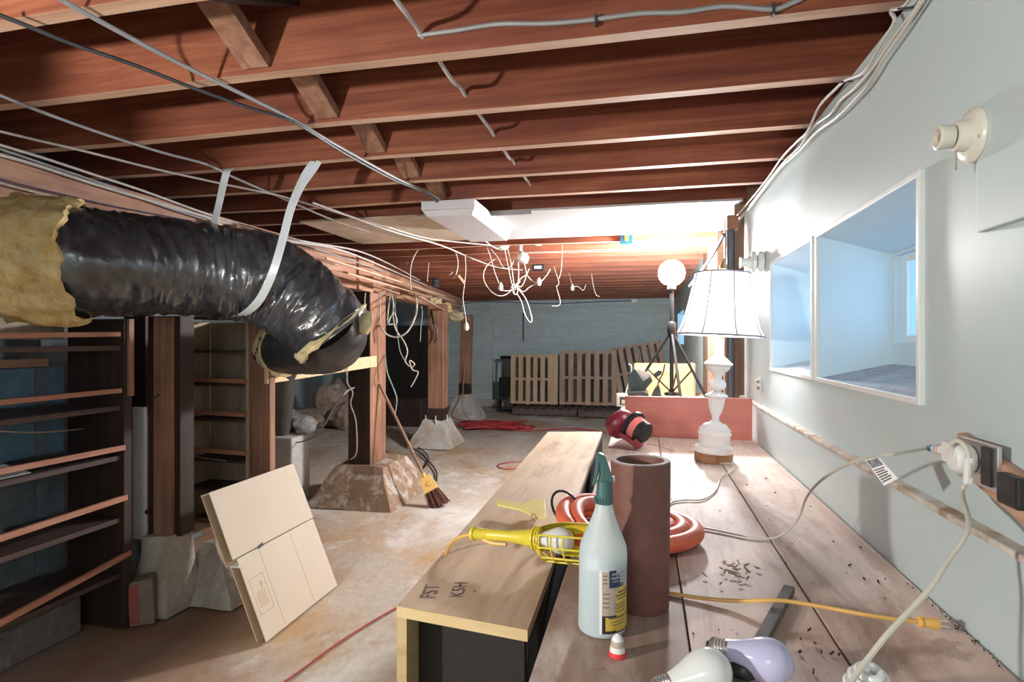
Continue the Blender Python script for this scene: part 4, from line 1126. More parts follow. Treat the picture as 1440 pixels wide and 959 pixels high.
# bell shade: eight bowed panels with piping
sh_prof = []
for t in range(9):
    f = t / 8; v = 478.5 - f * (478.5 - 393)
    r_ = 58.5 + (37.0 - 58.5) * (f ** 0.62)
    sh_prof.append((r_ * K, lz(v)))
b = MB(); NN = 48
def octa(a, h):
    q = (a % (math.pi / 4)) - math.pi / 8
    return 0.5 + 0.5 * math.cos(math.pi / 8) / math.cos(q)
b.lathe(sh_prof, lb, lax, NN, cap0=False, cap1=False, mod=octa)
shade = b.build('lamp_shade', 'shade', lam, smooth=True)
x_, y_, z_ = frame_from(lax)
rb_ = MB()
for k in range(8):
    a_ = math.pi / 4 * k + 0.20
    kk = round(a_ / (2 * math.pi / NN)); a_ = 2 * math.pi * kk / NN
    rb_.tube([lb + z_ * h + (x_ * math.cos(a_) + y_ * math.sin(a_)) * (r_ * octa(a_, h) + .0006) for r_, h in sh_prof], .0022, 5)
rb_.build('piping', 'fabric_rib', shade)
for (r_, h), nm in ((sh_prof[0], 'lower_band'), (sh_prof[-1], 'upper_band')):
    q = MB(); q.tube([lb + z_ * h + (x_ * math.cos(2 * math.pi * k / NN) + y_ * math.sin(2 * math.pi * k / NN)) * r_ * octa(2 * math.pi * k / NN, h) for k in range(NN)], .0036, 6, closed=True)
    q.build(nm, 'fabric_rib', shade)
part('finial', [(393, 1.5), (389, 1.5), (387, 5), (381, 4.5), (378, 2.5), (372, 1.2)], 'brass', 10)
LAMPC = lb + lax * lz(440)
light('table_lamp_bulb', 'POINT', LAMPC, 5, (1.0, 0.97, 0.95), 0.03)
oq = onX(1398, 650, XW)
OUT_A = V((XW - .036, oq.y + .062, oq.z + .004)); OUT_D = V((.006, .123, -.012)).normalized(); OUT_END = OUT_A + OUT_D * .074
lc_pts = [onZ(1012, 652, BZ + .004), onZ(1028, 652, BZ + .012), onZ(1030, 661, BZ + .012), onZ(1014, 672, BZ + .004), onZ(1006, 690, BZ + .004), onZ(988, 702, BZ + .004), onZ(962, 703, BZ + .004), onZ(945, 706, BZ + .004), onZ(942, 714, BZ + .004), onZ(952, 728, BZ + .004), onZ(975, 739, BZ + .004), onZ(1010, 746, BZ + .004), onZ(1055, 755, BZ + .004), onZ(1087, 757, BZ + .005), at(1108, 745, 1.36), at(1124, 726, 1.33), at(1134, 700, 1.30), at(1152, 678, 1.22), at(1180, 659, 1.13), at(1215, 645, 1.05), at(1255, 639, 0.99), OUT_END]
b = MB(); b.tube(smooth_path(lc_pts, 5), .0027, 6); b.build('lamp_cord', 'wire_cream', lam, smooth=True)

# spray bottle
sb = onZ(846, 884, BZ)
sbo = empty('spray_bottle', tuple(sb), 'frosted spray bottle with a dark green trigger, half full, beside the clay pipe', 'bottle')
k2 = 0.965 / FPX
def sp_part(name, prof, m_, n=28, parent=None, off=0.0):
    b = MB(); b.lathe([(r * k2, (893 - v) * k2) for v, r in prof], V((sb.x + off, sb.y, BZ + .0006)), V((0.02, 0, 1)), n); return b.build(name, m_, parent or sbo, smooth=True)
body = sp_part('bottle_body', [(893, 29), (891.5, 31.5), (888, 32.6), (800, 33), (785, 32.8), (775, 31.5), (765, 27.5), (752, 22), (740, 17), (728, 13), (719, 11.3)], 'bottle')
sp_part('liquid', [(890.5, 30.5), (888, 31.6), (803, 32.0)], 'liquid', parent=body)
sp_part('collar', [(719, 11.6), (715, 12), (704, 11.4), (694, 10.6), (688, 10.3), (686, 8)], 'teal', 20)
b = MB()
for i in range(20):
    a_ = 2 * math.pi * i / 20; c_ = V((sb.x + .0025 + math.cos(a_) * 11.9 * k2, sb.y + math.sin(a_) * 11.9 * k2, BZ + (893 - 718) * k2))
    b.beam(c_, c_ + V((0, 0, 8 * k2)), .0016, .0016)
b.build('collar_ribs', 'teal', sbo)
tc = V((sb.x + .004, sb.y, BZ)); R2 = V((CA, SA, 0)); Bk = V((-SA, CA, 0))
def tp(u, v, d=0.0): return tc + R2 * ((u - 853) * k2) + V((0, 0, (893 - v) * k2)) + Bk * d
def tprism(name, poly, d0, d1, m_):
    b = MB(); a_ = [tp(u, v, d0) for u, v in poly]; c_ = [tp(u, v, d1) for u, v in poly]; n = len(poly)
    b.add(a_ + c_, [tuple(range(n)), tuple(reversed(range(n, 2 * n)))] + [(i, (i + 1) % n, n + (i + 1) % n, n + i) for i in range(n)])
    return b.build(name, m_, sbo, bevel=0.0022)
tprism('trigger_head', [(842, 650), (847, 648.5), (853, 651), (858, 664), (863, 680), (865, 687), (861, 689), (845, 688), (848, 676), (847, 664), (842, 656)], -.010, .010, 'teal')
tprism('trigger', [(841, 651), (847, 662), (846, 672), (841.5, 690), (838.5, 696), (836.5, 693), (840, 676), (841.5, 662)], -.006, .006, 'teal')
b = MB(); b.lathe([(.003, 0), (.0045, .002), (.004, .006)], tp(862.5, 685), R2, 10); b.build('nozzle', 'white_pl', sbo)
# wrap-around label 
def cyl_patch(name, u0, u1, v0, v1, m_, lift, parent, rpx=33.0, n=10, top1=None):
    # u0,u1 are pixel offsets from the axis on the near side
    cx, cy = sb.x, sb.y; b = MB(); vs = []
    for i in range(n + 1):
        off = u0 + (u1 - u0) * i / n; a_ = math.asin(max(-1, min(1, off / rpx)))
        d = R2 * math.sin(a_) - Bk * math.cos(a_)
        tv = v0 if top1 is None else v0 + (top1 - v0) * i / n
        for v, l in ((v1, lift), (tv, lift), (tv, 0), (v1, 0)):
            q = V((cx, cy, BZ)) + d * (rpx * k2 + l); q.z = BZ + (893 - v) * k2; vs.append(q)
    fs = [(3, 2, 1, 0), (4 * n, 4 * n + 1, 4 * n + 2, 4 * n + 3)]
    for i in range(n):
        for k in range(4):
            l = (k + 1) % 4; fs.append((i * 4 + k, i * 4 + l, i * 4 + 4 + l, i * 4 + 4 + k))
    b.add(vs, fs); return b.build(name, m_, parent)
lab = cyl_patch('label', -8, 32.6, 800, 885, 'label_white', .0006, sbo)
cyl_patch('label_print', -4.5, 32.5, 801, 884, 'label_tan', .0009, lab)
cyl_patch('label_print', 5, 32.5, 800, 823, 'label_navy', .0012, lab, n=14)
cyl_patch('label_print', 15, 32.5, 828, 882, 'label_gold', .0012, lab, top1=818, n=12)
cyl_patch('label_print', -4.5, 32.5, 860, 884, 'label_black', .00115, lab)
cyl_patch('label_print', 0, 32.3, 862, 880, 'label_gold', .0014, lab, n=12)
for (a_, c_, v0, v1, m_) in ((9, 29, 804, 806.2, 'wire_grey'), (8, 30, 809, 811.5, 'wire_grey'), (10, 28, 814, 815.5, 'wire_grey'), (17, 30, 829, 831, 'ink'), (14, 31, 833.5, 835.5, 'ink'), (16, 28, 838, 839.5, 'ink'), (13, 27, 845, 846, 'ink'), (13, 27, 848, 849, 'ink'), (13, 27, 851, 852, 'ink'), (13, 26, 855, 856, 'ink'), (4, 30, 862, 864, 'ink'), (7, 27, 868, 869, 'ink'), (9, 26, 872, 873, 'ink'), (-3, 2, 806, 807, 'ink'), (-3, 2, 811, 812, 'ink'), (-3, 2, 816, 817, 'ink'), (-3, 5, 830, 831, 'ink'), (-3, 5, 836, 837, 'ink'), (-3, 5, 842, 843, 'ink'), (-3, 5, 848, 849, 'ink')):
    cyl_patch('label_text', a_, c_, v0, v1, m_, .0017, lab, n=5)

# clay pipe
pcn = onZ(903, 851, BZ)
kp = 1.035 / FPX
hp = 0.258
b = MB(); b.lathe([(36 * kp, 0), (37 * kp, .004), (41.5 * kp, hp - .006), (41 * kp, hp - .001)], (pcn.x, pcn.y, BZ), V((-0.012, 0, 1)), 40, cap1=False)
b.lathe([(33 * kp, hp - .001), (32.5 * kp, hp - .006), (30 * kp, .02), (0.001, .02)], (pcn.x, pcn.y, BZ), V((-0.012, 0, 1)), 40, cap0=False, cap1=False)
cp = tag(b.build('clay_pipe', 'clay', smooth=True), 'upright dark red fired clay pipe with an open top', 'pipe')
b = MB(); b.lathe([(33.0 * kp, hp - .003), (33.2 * kp, hp + .001), (40.6 * kp, hp + .001), (41.2 * kp, hp - .003)], (pcn.x, pcn.y, BZ), V((-0.012, 0, 1)), 40, cap0=False, cap1=False)
b.build('rim', 'clay_rim', cp, smooth=True)

# orange hose coil
hc = onZ(876, 757, BZ)
hr = 0.0185
pts = []
NT = 2.6
for i in range(100):
    t = i / 99; a_ = math.radians(150) - t * NT * 2 * math.pi
    r_ = 0.172 - 0.078 * t + 0.006 * math.sin(3 * a_ + 1)
    rx = r_ * 1.02; ry = r_ * 0.95
    lay = 0.0
    ztmp = BZ + hr + 0.001 + 0.030 * (0.5 - 0.5 * math.cos(a_ - math.radians(150) )) * 0 + 0.028 * max(0, math.cos(a_ - math.radians(160))) * (1 if t * NT > 0.8 else 0.0) + 0.012 * min(1, t * NT / 0.8)
    pts.append(V((hc.x + rx * math.cos(a_), hc.y + ry * math.sin(a_), ztmp)))
b = MB(); b.tube(pts, hr, 14)
ho = tag(b.build('hose', 'hose', smooth=True), 'coil of bright orange hose lying behind the clay pipe', 'hose')
tiec = pts[0]; 
b = MB(); tie = []
ta = math.radians(152)
tcx = V((hc.x + .165 * math.cos(ta), hc.y + .158 * math.sin(ta), BZ + .042)); td = V((math.cos(ta), math.sin(ta), 0))
for i in range(20):
    a_ = 2 * math.pi * i / 20; tie.append(tcx + td * .045 * math.cos(a_) + V((0, 0, 1)) * .046 * math.sin(a_) + V((-td.y, td.x, 0)) * .012 * math.sin(a_))
b.tube(tie, .0035, 6, closed=True); b.build('tie', 'black', ho, smooth=True)

# trouble light
A = at(664, 750, 1.355); A.z = max(A.z, 0.80 + .022)
B = at(748, 752, 1.28); D = at(838, 764, 1.225)
tl_ = empty('trouble_light', tuple((A + D) / 2 - V((0, 0, .05))), 'yellow caged trouble light with its white bulb, lying across the cabinet end', 'work light')
axd = (D - A).normalized()
LA = (B - A).length; LT = (D - A).length
prof = [(.010, 0), (.0165, .001), (.0165, .007), (.012, .009)]
for i in range(11): prof += [(.0135 - .0004 * i * .2, .012 + i * .0058), (.0120, .0148 + i * .0058)]
prof += [(.0125, LA * .62), (.016, LA * .8), (.020, LA * .97), (.0235, LA)]
b = MB(); b.lathe(prof, A, axd, 18); b.build('handle', 'yellow', tl_, smooth=True)
b = MB()
for h in (LA, LA + .008, LA + .014): b.lathe([(.0235, h), (.0265, h + .001), (.0265, h + .004), (.0235, h + .005)], A, axd, 20)
b.build('collar', 'yellow', tl_, smooth=True)
b = MB(); b.lathe([(.012, LA + .012), (.015, LA + .02), (.0185, LA + .032), (.0245, LA + .046), (.0285, LA + .06), (.0275, LA + .073), (.022, LA + .084), (.012, LA + .091), (.002, LA + .093)], A, axd, 24)
b.build('bulb', 'bulb_white', tl_, smooth=True)
upv = V((0, 0, 1)); upv = (upv - axd * upv.dot(axd)).normalized(); sdv = axd.cross(upv)   # sdv to the viewer or away
if sdv.y > 0: sdv = -sdv
# reflector: half shell on the far side
RR = .040; vs = []; fs = []; nA, nL = 12, 10
for j in range(nL + 1):
    f = j / nL; h = LA + .012 + f * (LT - LA + .01); rr = RR * (0.62 + 0.38 * math.sin(min(1, f * 2.2) * math.pi / 2))
    for i in range(nA + 1):
        a_ = math.radians(20) + math.radians(165) * i / nA
        vs.append(A + axd * h + (upv * math.sin(a_) - sdv * -math.cos(a_) * -1) * rr if False else A + axd * h + (upv * math.cos(a_ - math.radians(25)) - sdv * math.sin(a_ - math.radians(25))) * rr)
for j in range(nL):
    for i in range(nA):
        q = j * (nA + 1) + i; fs.append((q, q + 1, q + nA + 2, q + nA + 1))
n0 = len(vs); vs2 = [p + (p - (A + axd * (p - A).dot(axd))).normalized() * -.0015 for p in vs]
b = MB().add(vs, fs); b.add(vs2, [tuple(reversed(f)) for f in fs]); b.build('reflector', 'yellow', tl_, smooth=True)
# cage on the viewer's side: ribs and hoops
cg = MB(); RC = .044
def cgp(h, deg, r=RC): 
    a_ = math.radians(deg); return A + axd * h + (upv * math.cos(a_) + sdv * math.sin(a_)) * r
L0_, L1_ = LA + .014, LT + .012
for deg in (62, 95, 128, 160, 192):
    cg.tube([cgp(L0_, deg, .027), cgp(L0_ + .016, deg, RC), cgp((L0_ + L1_) / 2, deg, RC + .001), cgp(L1_, deg, RC)], .0022, 6)
for h in (L0_ + .016, L0_ + .043, L0_ + .07, L1_):
    cg.tube([cgp(h, d_) for d_ in range(62, 193, 13)], .0022, 6)
cg.build('cage', 'yellow', tl_, smooth=True)
cpts = [A + axd * .004 - V((0, 0, .004)), at(648, 755, 1.37), at(634, 765, 1.385), at(625, 785, 1.36), at(620, 800, 1.37), at(617, 818, 1.38), at(617, 860, 1.40)]
b = MB(); b.tube(smooth_path([A + axd * .09 - upv * .017 + sdv * .005, A + axd * .05 - upv * .016 + sdv * .006] + cpts, 6), .0042, 8); b.build('cord', 'cord_yellow', tl_, smooth=True)
# yellow flat piece beyond
P = [(697, 704), (704, 702.5), (738, 708), (748, 703), (766, 702), (768, 728), (752, 727), (742, 720), (730, 715), (700, 709)]
b = MB(); zz = 0.835
q = [onZ(u, v, zz) for u, v in P]; n = len(q)
b.add(q + [p + V((0, 0, -.006)) for p in q], [tuple(range(n)), tuple(reversed(range(n, 2 * n)))] + [(i, (i + 1) % n, n + (i + 1) % n, n + i) for i in range(n)])
yo = tag(b.build('plastic_scoop', 'yellow_pale', bevel=0.001), 'flat yellow plastic piece with a narrow tip behind the trouble light', 'tool')
b = MB()
ch0 = onZ(752, 729, .832)
for i in range(5):
    c_ = ch0 + V((-.003 + .002 * (i % 2), -.012 * i, -.004 * i + .004)); ring = [c_ + V((math.cos(a_) * .006, math.sin(a_) * .009 if i % 2 else 0, math.sin(a_) * .009 if not i % 2 else 0)) for a_ in [k * math.pi / 4 for k in range(8)]]
    b.tube(ring, .0016, 5, closed=True)
b.build('chain', 'wire_tan', yo)

# red rubber piece with canister
rp_ = onZ(888, 630, BZ)
ro = empty('respirator', tuple(rp_), 'dark red rubber piece with a pink banded black canister, near the red board', 'mask')
kr = 2.72 / FPX
def rq(du, dv, back=0.0): return V((rp_.x, rp_.y, BZ)) + R2 * (du * kr) + V((0, 0, (632 - dv) * kr)) + Bk * back
cax = (R2 * -0.75 - Bk * -0.35 + V((0, 0, 0.45))).normalized()
b = MB(); b.lathe([(.030, 0), (.056, .012), (.070, .04), (.072, .06), (.060, .085), (.03, .10), (.004, .104)], rq(-3, 613, .05), (V((-0.55, 0.45, 0.55))).normalized(), 22)
for i, p in enumerate(b.v): b.v[i] = V((p.x, p.y, max(p.z, BZ + .002)))
b.build('facepiece', 'maroon', ro, smooth=True)
ca = (R2 * 0.62 - Bk * 0.72 - V((0, 0, 0.42))).normalized(); cc = rq(4, 604, .005)
b = MB(); b.lathe([(.060, -.02), (.068, -.015), (.068, .0), (.060, .004)], cc, ca, 24); b.build('canister_ring', 'black_metal', ro, smooth=True)
b = MB(); b.lathe([(.054, .002), (.050, .035)], cc, ca, 24); b.build('canister_band', 'pink', ro, smooth=True)
b = MB(); b.lathe([(.0505, .035), (.049, .062), (.036, .072), (.010, .074)], cc, ca, 24); b.build('canister_cap', 'black_metal', ro, smooth=True)
b = MB(); b.beam(rq(-14, 612, -.005), rq(8, 627, -.06), .05, .018); b.beam(rq(2, 618, -.04), rq(8, 629, -.05), .04, .028); b.build('bracket', 'maroon', ro, bevel=.004)
for q in [o for o in bpy.data.objects if o.parent == ro and o.name.startswith(('canister', 'bracket'))]: pass
wire('wire', [onZ(910, 624, BZ + .01), onZ(922, 626, BZ + .004), onZ(935, 630, BZ + .004), onZ(945, 633, BZ + .003)], .0018, 'wire_tan', 'thin bent wire lying beside the red rubber piece', 'wire')

# red board standing across the bench
pA, pB = onZ(879, 614, BZ), onZ(1060, 620, BZ)
yR = 2.93
b = MB(); b.box(pA.x, XL - .012, yR, yR + .019, BZ + .0004, BZ + .198)
tag(b.build('red_board', 'red_ply', bevel=.002), 'red stained plywood board standing on edge across the bench', 'board')

# glue cap
gp = onZ(868, 923, BZ); kg = .87 / FPX
gc = empty('tube_cap', tuple(gp), 'tiny tube end with a white cone and red base before the spray bottle', 'cap')
def gpart(nm, prof, m_):
    b = MB(); b.lathe([(r * kg, (927 - v) * kg) for v, r in prof], (gp.x, gp.y, BZ + .0005), V((.02, .05, 1)), 18); b.build(nm, m_, gc, smooth=True)
gpart('base', [(927, 11.5), (925, 12), (920, 11.5)], 'red_pl'); gpart('collar', [(920, 10.8), (913, 10.2)], 'white_pl'); gpart('band', [(913, 9.8), (905, 9)], 'label_tan'); gpart('cone', [(905, 8.5), (901, 7), (897, 3.5), (896, 1)], 'white_pl')

# light bulbs
def bulb(name, c, axis, m_, label):
    """c: centre of the glass ball, axis from ball to screw base"""
    axis = V(axis).normalized()
    e = empty(name, (c.x, c.y, BZ), label, 'light bulb')
    b = MB(); b.lathe([(.002, -.030), (.012, -.0275), (.021, -.0215), (.0275, -.012), (.030, 0), (.0285, .011), (.0245, .023), (.0195, .035), (.0155, .047), (.0135, .055)], c, axis, 30)
    b.build('glass', m_, e, smooth=True)
    prof = [(.0135, .055)]
    for i in range(5): prof += [(.0135, .0565 + i * .004), (.0122, .0585 + i * .004)]
    prof += [(.0105, .077), (.006, .080)]
    b = MB(); b.lathe(prof, c, axis, 20); b.build('screw_base', 'steel', e, smooth=True)
    b = MB(); b.lathe([(.006, .080), (.004, .083)], c, axis, 12); b.build('contact', 'black', e)
cw = at(997, 944, .775); cw.z = BZ + .031
bulb('light_bulb', cw, (-0.86, -0.30, -.22), 'bulb_white', 'white frosted light bulb lying left of the lavender bulb')
cv = at(1083, 941, .79); cv.z = BZ + .036
bulb('light_bulb', cv, (-0.93, 0.20, .06), 'bulb_blue', 'lavender tinted light bulb resting on the grey stick')
# compact fluorescent bulb lying, spiral to the camera
cc = onZ(1216, 996, BZ); 
cf = empty('spiral_bulb', (cc.x, cc.y, BZ), 'white spiral energy saving bulb at the bottom edge under the hanging cord', 'light bulb')
ca2 = V((0.05, -0.25, 1)).normalized(); x2, y2, z2 = frame_from(ca2)
base = V((cc.x, cc.y, BZ + .001))
b = MB(); b.lathe([(.022, 0), (.027, .004), (.027, .016), (.022, .022)], base, ca2, 22); b.build('ballast', 'white_pl', cf, smooth=True)
hel = []
for i in range(90):
    t = i / 89; a_ = t * 2 * math.pi * 3.5
    hel.append(base + z2 * (.024 + .034 * math.sin(t * 1.4)) + (x2 * math.cos(a_) + y2 * math.sin(a_)) * (.0245 - .019 * t ** 1.6))
b = MB(); b.tube(hel, .0052, 8); b.build('spiral_tube', 'bulb_white', cf, smooth=True)

# grey stick, yellow cord with plug
s0 = onZ(1110, 834, BZ); s1 = onZ(1035, 975, BZ)
b = MB(); b.beam(s0 + V((0, 0, .0075)), s1 + V((0, 0, .0075)), .019, .014)
tag(b.build('wooden_stick', 'stick', bevel=.0015), 'dark weathered grey stick lying under the yellow cord', 'stick')
b = MB(); q = onZ(1046, 950, BZ + .012)
b.lathe([(.017, 0), (.019, .004), (.019, .012), (.015, .017)], (q.x, q.y, BZ + .0152), V((0, -.06, 1)), 18)
tag(b.build('rubber_foot', 'black', smooth=True), 'round black rubber foot beside the lavender bulb', 'cap')
yc = [onZ(905, 824, BZ + .004), onZ(938, 833, BZ + .004), onZ(985, 841, BZ + .005), onZ(1035, 845, BZ + .010), onZ(1082, 844, BZ + .021), onZ(1112, 846, BZ + .021), onZ(1160, 854, BZ + .020), onZ(1215, 864, BZ + .020), onZ(1262, 871, BZ + .018), onZ(1296, 874.5, BZ + .016)]
yk = empty('extension_cord', tuple(V((yc[5].x, yc[5].y, BZ))), 'flat yellow power cord with a bare plug reaching toward the white wall', 'cord')
b = MB(); b.tube(smooth_path(yc, 6), .0036, 8); b.build('cord', 'cord_yellow', yk, smooth=True)
pd = (yc[-1] - yc[-2]).normalized()
b = MB(); b.lathe([(.005, -.006), (.009, -.004), (.009, -.001), (.0065, .0), (.0075, .004), (.0095, .018), (.0095, .024), (.007, .026)], yc[-1], pd, 14); b.build('plug', 'cord_yellow', yk, smooth=True)
b = MB()
for s_ in (-1, 1): b.beam(yc[-1] + pd * .025 + V((0, 0, s_ * .0045)), yc[-1] + pd * .041 + V((0, 0, s_ * .0045)), .0055, .0014)
b.build('prong', 'steel', yk)

# ================================================================== FAR END OF THE BENCH
wl_ = empty('work_light', (WORK.x, WORK.y, BZ), 'glaring round work light on a black tripod at the far end of the bench', 'work light')
hub = V((WORK.x, WORK.y, BZ + .55))
b = MB(); b.tube([V((WORK.x, WORK.y, BZ + .06)), V((WORK.x, WORK.y, WORK.z - .06))], .016, 10); b.build('pole', 'black_metal', wl_, smooth=True)
b = MB(); b.lathe([(.03, -.03), (.034, 0), (.034, .05), (.022, .07)], hub, n=14); b.build('leg_collar', 'black_metal', wl_, smooth=True)
lowc = V((WORK.x, WORK.y, BZ + .075))
for an in (15, 165, 262):
    a_ = math.radians(an); foot = V((WORK.x + .30 * math.cos(a_), WORK.y + .40 * math.sin(a_), BZ + .012))
    if an == 262: foot = V((WORK.x + .05, WORK.y - .40, BZ + .012))
    if an == 15: foot = V((WORK.x + .26, WORK.y - .15, BZ + .012))
    if an == 165: foot = V((WORK.x - .33, WORK.y + .05, BZ + .012))
    b = MB(); b.tube([hub, foot], .011, 8); b.build('leg', 'black_metal', wl_, smooth=True)
    b = MB(); b.tube([lowc, hub + (foot - hub) * .55], .007, 6); b.build('brace', 'black_metal', wl_, smooth=True)
b = MB(); b.lathe([(.02, 0), (.055, -.0), (.055, .02), (.02, .03)], lowc - V((0, 0, .02)), n=12); b.build('spreader', 'black_metal', wl_)
b = MB(); b.lathe([(.022, -.135), (.034, -.125), (.036, -.085), (.05, -.075)], WORK, n=18); b.build('lamp_base', 'black_metal', wl_, smooth=True)
b = MB(); b.lathe([(.045, -.078)] + [(.1 * math.cos(t), .1 * math.sin(t)) for t in [math.radians(-58 + 14.8 * k) for k in range(11)]], WORK, n=24, cap1=True); b.build('lamp_globe', 'lens', wl_, smooth=True)
# plywood box at the end
q0, q1 = onZ(893, 556, BZ), onZ(978, 557, BZ)
YB = 5.12
xa, xb_ = onY(892, 540, YB).x, onY(978, 540, YB).x
zt = onY(940, 511, YB).z
po = empty('plywood_box', ((xa + xb_) / 2, YB + .15, BZ), 'pale plywood box behind the tripod at the bench end', 'box')
MB().box(xa, xb_ - .02, YB, YB + .018, BZ + .001, zt).build('front_panel', 'far_ply', po)
MB().box(xb_ - .02, xb_, YB, YB + .3, BZ + .001, zt).build('end_panel', 'wall_ply', po)
MB().box(xa, xb_ - .02, YB + .282, YB + .3, BZ + .001, zt - .05).build('back_panel', 'far_ply', po)
# power saw
sq = onY(898, 555, 4.55); sa = empty('power_saw', (sq.x, 4.55, BZ), 'dark green and grey power saw with loose cables beside the tripod', 'saw')
def sy(u, v, y=4.55): return onY(u, v, y)
def ycut(name, poly, y0, y1, m_):
    b = MB(); a_ = [onY(u, v, y0) for u, v in poly]; c_ = [V((p.x, y1, p.z)) for p in a_]; n = len(poly)
    a_ = [V((p.x, p.y, max(p.z, BZ + .001))) for p in a_]; c_ = [V((p.x, p.y, max(p.z, BZ + .001))) for p in c_]
    b.add(a_ + c_, [tuple(range(n)), tuple(reversed(range(n, 2 * n)))] + [(i, (i + 1) % n, n + (i + 1) % n, n + i) for i in range(n)])
    return b.build(name, m_, sa)
ycut('blade_guard', [(884, 545), (883, 534), (887, 524), (893, 519), (899, 528), (905, 536), (914, 530), (918, 536), (910, 545), (904, 556), (896, 556)], 4.5, 4.58, 'saw_green')
ycut('motor', [(895, 520), (905, 521), (915, 527), (917, 533), (908, 537), (901, 531)], 4.6, 4.75, 'steel')
ycut('base', [(880, 556), (882, 552), (905, 551), (912, 554), (912, 559), (880, 559)], 4.4, 4.7, 'black')
ycut('clamp', [(916, 557), (920, 548), (926, 540), (929, 549), (930, 558)], 4.5, 4.58, 'saw_green')
ycut('handle', [(918, 527), (926, 521), (931, 522), (930, 526), (922, 532)], 4.5, 4.56, 'saw_green')
wire('cord', [at(878, 560, 4.55), at(882, 545, 4.6), at(886, 530, 4.6), at(888, 516, 4.6), at(884, 512, 4.62)], .005, 'wire_green', 'pale green cable curling up beside the power saw', 'cable')
wire('cord', [onZ(874, 556, BZ + .01), at(884, 549, 4.6), at(893, 548, 4.5), onZ(903, 556, BZ + .012)], .006, 'cord_red', 'red cord bundled at the foot of the power saw', 'cord')
wire('cord', [at(935, 512, 4.5), at(932, 525, 4.5), at(927, 535, 4.5), at(924, 545, 4.55)], .006, 'black', 'black cable hanging from the tripod collar', 'cable')
# small box left of the red board
q = onZ(874, 572, BZ)
sbx = tag(MB().box(q.x - .035, q.x + .04, q.y, q.y + .10, BZ + .001, BZ + .088).build('metal_box', 'white_pl', bevel=.003), 'small white box with a dark opening at the bench edge left of the red board', 'box')
MB().box(q.x - .012, q.x + .034, q.y - .003, q.y, BZ + .014, BZ + .068).build('opening', 'black', sbx)
MB().box(q.x - .0, q.x + .024, q.y - .006, q.y - .003, BZ + .022, BZ + .052).build('socket_face', 'steel', sbx)

# ================================================================== ON THE RIGHT WALL
# porcelain lamp holder
s = 0.985
lc0 = onX(1371, 190, XW - .012)
lh = empty('lamp_holder', tuple(lc0), 'bare porcelain lamp socket with a pull chain on the white wall', 'light fixture')
nx_ = V((-1, 0, 0))
def lpart(nm, prof, m_, n=28):
    b = MB(); b.lathe(prof, lc0, nx_, n); return b.build(nm, m_, lh, smooth=True)
lpart('base_disc', [(.043, 0), (.044, .004), (.041, .009), (.030, .013)], 'porcelain')
lpart('socket_body', [(.026, .012), (.025, .020), (.023, .029), (.018, .030)], 'porcelain')
lpart('socket_neck', [(.014, .029), (.014, .034)], 'black')
lpart('socket_shell', [(.018, .033), (.019, .035), (.0185, .044), (.0195, .047), (.0195, .053), (.0175, .0545), (.0135, .0545), (.0125, .042)], 'porcelain')
lpart('socket_core', [(.010, .042), (.007, .050), (.003, .0505)], 'wire_tan', 12)
b = MB(); b.tube([lc0 + nx_ * .026 + V((0, 0, -.022)), lc0 + nx_ * .027 + V((0, 0, -.050))], .0012, 6); b.lathe([(.001, 0), (.0024, .003), (.001, .007)], lc0 + nx_ * .027 + V((0, 0, -.055)), n=8)
b.build('pull_chain', 'wire_tan', lh)
b = MB(); b.lathe([(.003, 0), (.003, .002)], lc0 + nx_ * .0095 + V((0, -.033, -.012)), nx_, 8); b.build('screw', 'steel', lh)

# carved bracket beside the farther window well
wq = onX(1074, 368, XW)
cbk = empty('curtain_bracket', tuple(wq), 'grey painted turned bracket sticking out beside the farther window well', 'bracket')
b = MB(); b.lathe([(.026, 0), (.05, .004), (.046, .022), (.03, .028)], wq, nx_, 8); b.build('back_plate', 'white_trim', cbk)
b = MB(); b.lathe([(.026, .028), (.052, .036), (.050, .05), (.03, .056)], wq + V((0, 0.01, 0)), nx_, 10); b.build('flange', 'white_trim', cbk)
b = MB(); b.lathe([(.03, .056), (.02, .075), (.022, .09), (.025, .10)], wq + V((0, .01, 0)), nx_, 12); b.build('stub', 'white_trim', cbk, smooth=True)
# little wall plate with hook
wq = onX(1070, 540, XW)
hk = empty('wall_hook', tuple(wq), 'small white knobbed switch plate low on the wall behind the lamp', 'switch')
MB().box(XW - .006, XW, wq.y - .02, wq.y + .02, wq.z - .035, wq.z + .03).build('plate', 'white_trim', hk, bevel=.002)
b = MB(); b.lathe([(.008, 0), (.011, .01), (.004, .016)], wq + V((-.006, 0, .012)), nx_, 12); b.build('knob', 'steel', hk, smooth=True)
b = MB(); b.lathe([(.008, 0), (.010, .008), (.003, .012)], wq + V((-.006, 0, -.018)), nx_, 12); b.build('knob', 'wire_tan', hk, smooth=True)

# upright dark pipe at the end of the white wall
b = MB(); b.tube([V((.475, 3.45, BZ)), V((.475, 3.45, JB - .09))], .022, 12)
pp = tag(b.build('conduit', 'pipe', smooth=True), 'dark upright pipe at the far edge of the white wall', 'pipe')
b = MB().box(.45, .51, 3.40, 3.47, JB - .17, JB - .10); b.build('junction_block', 'fir_z', pp)

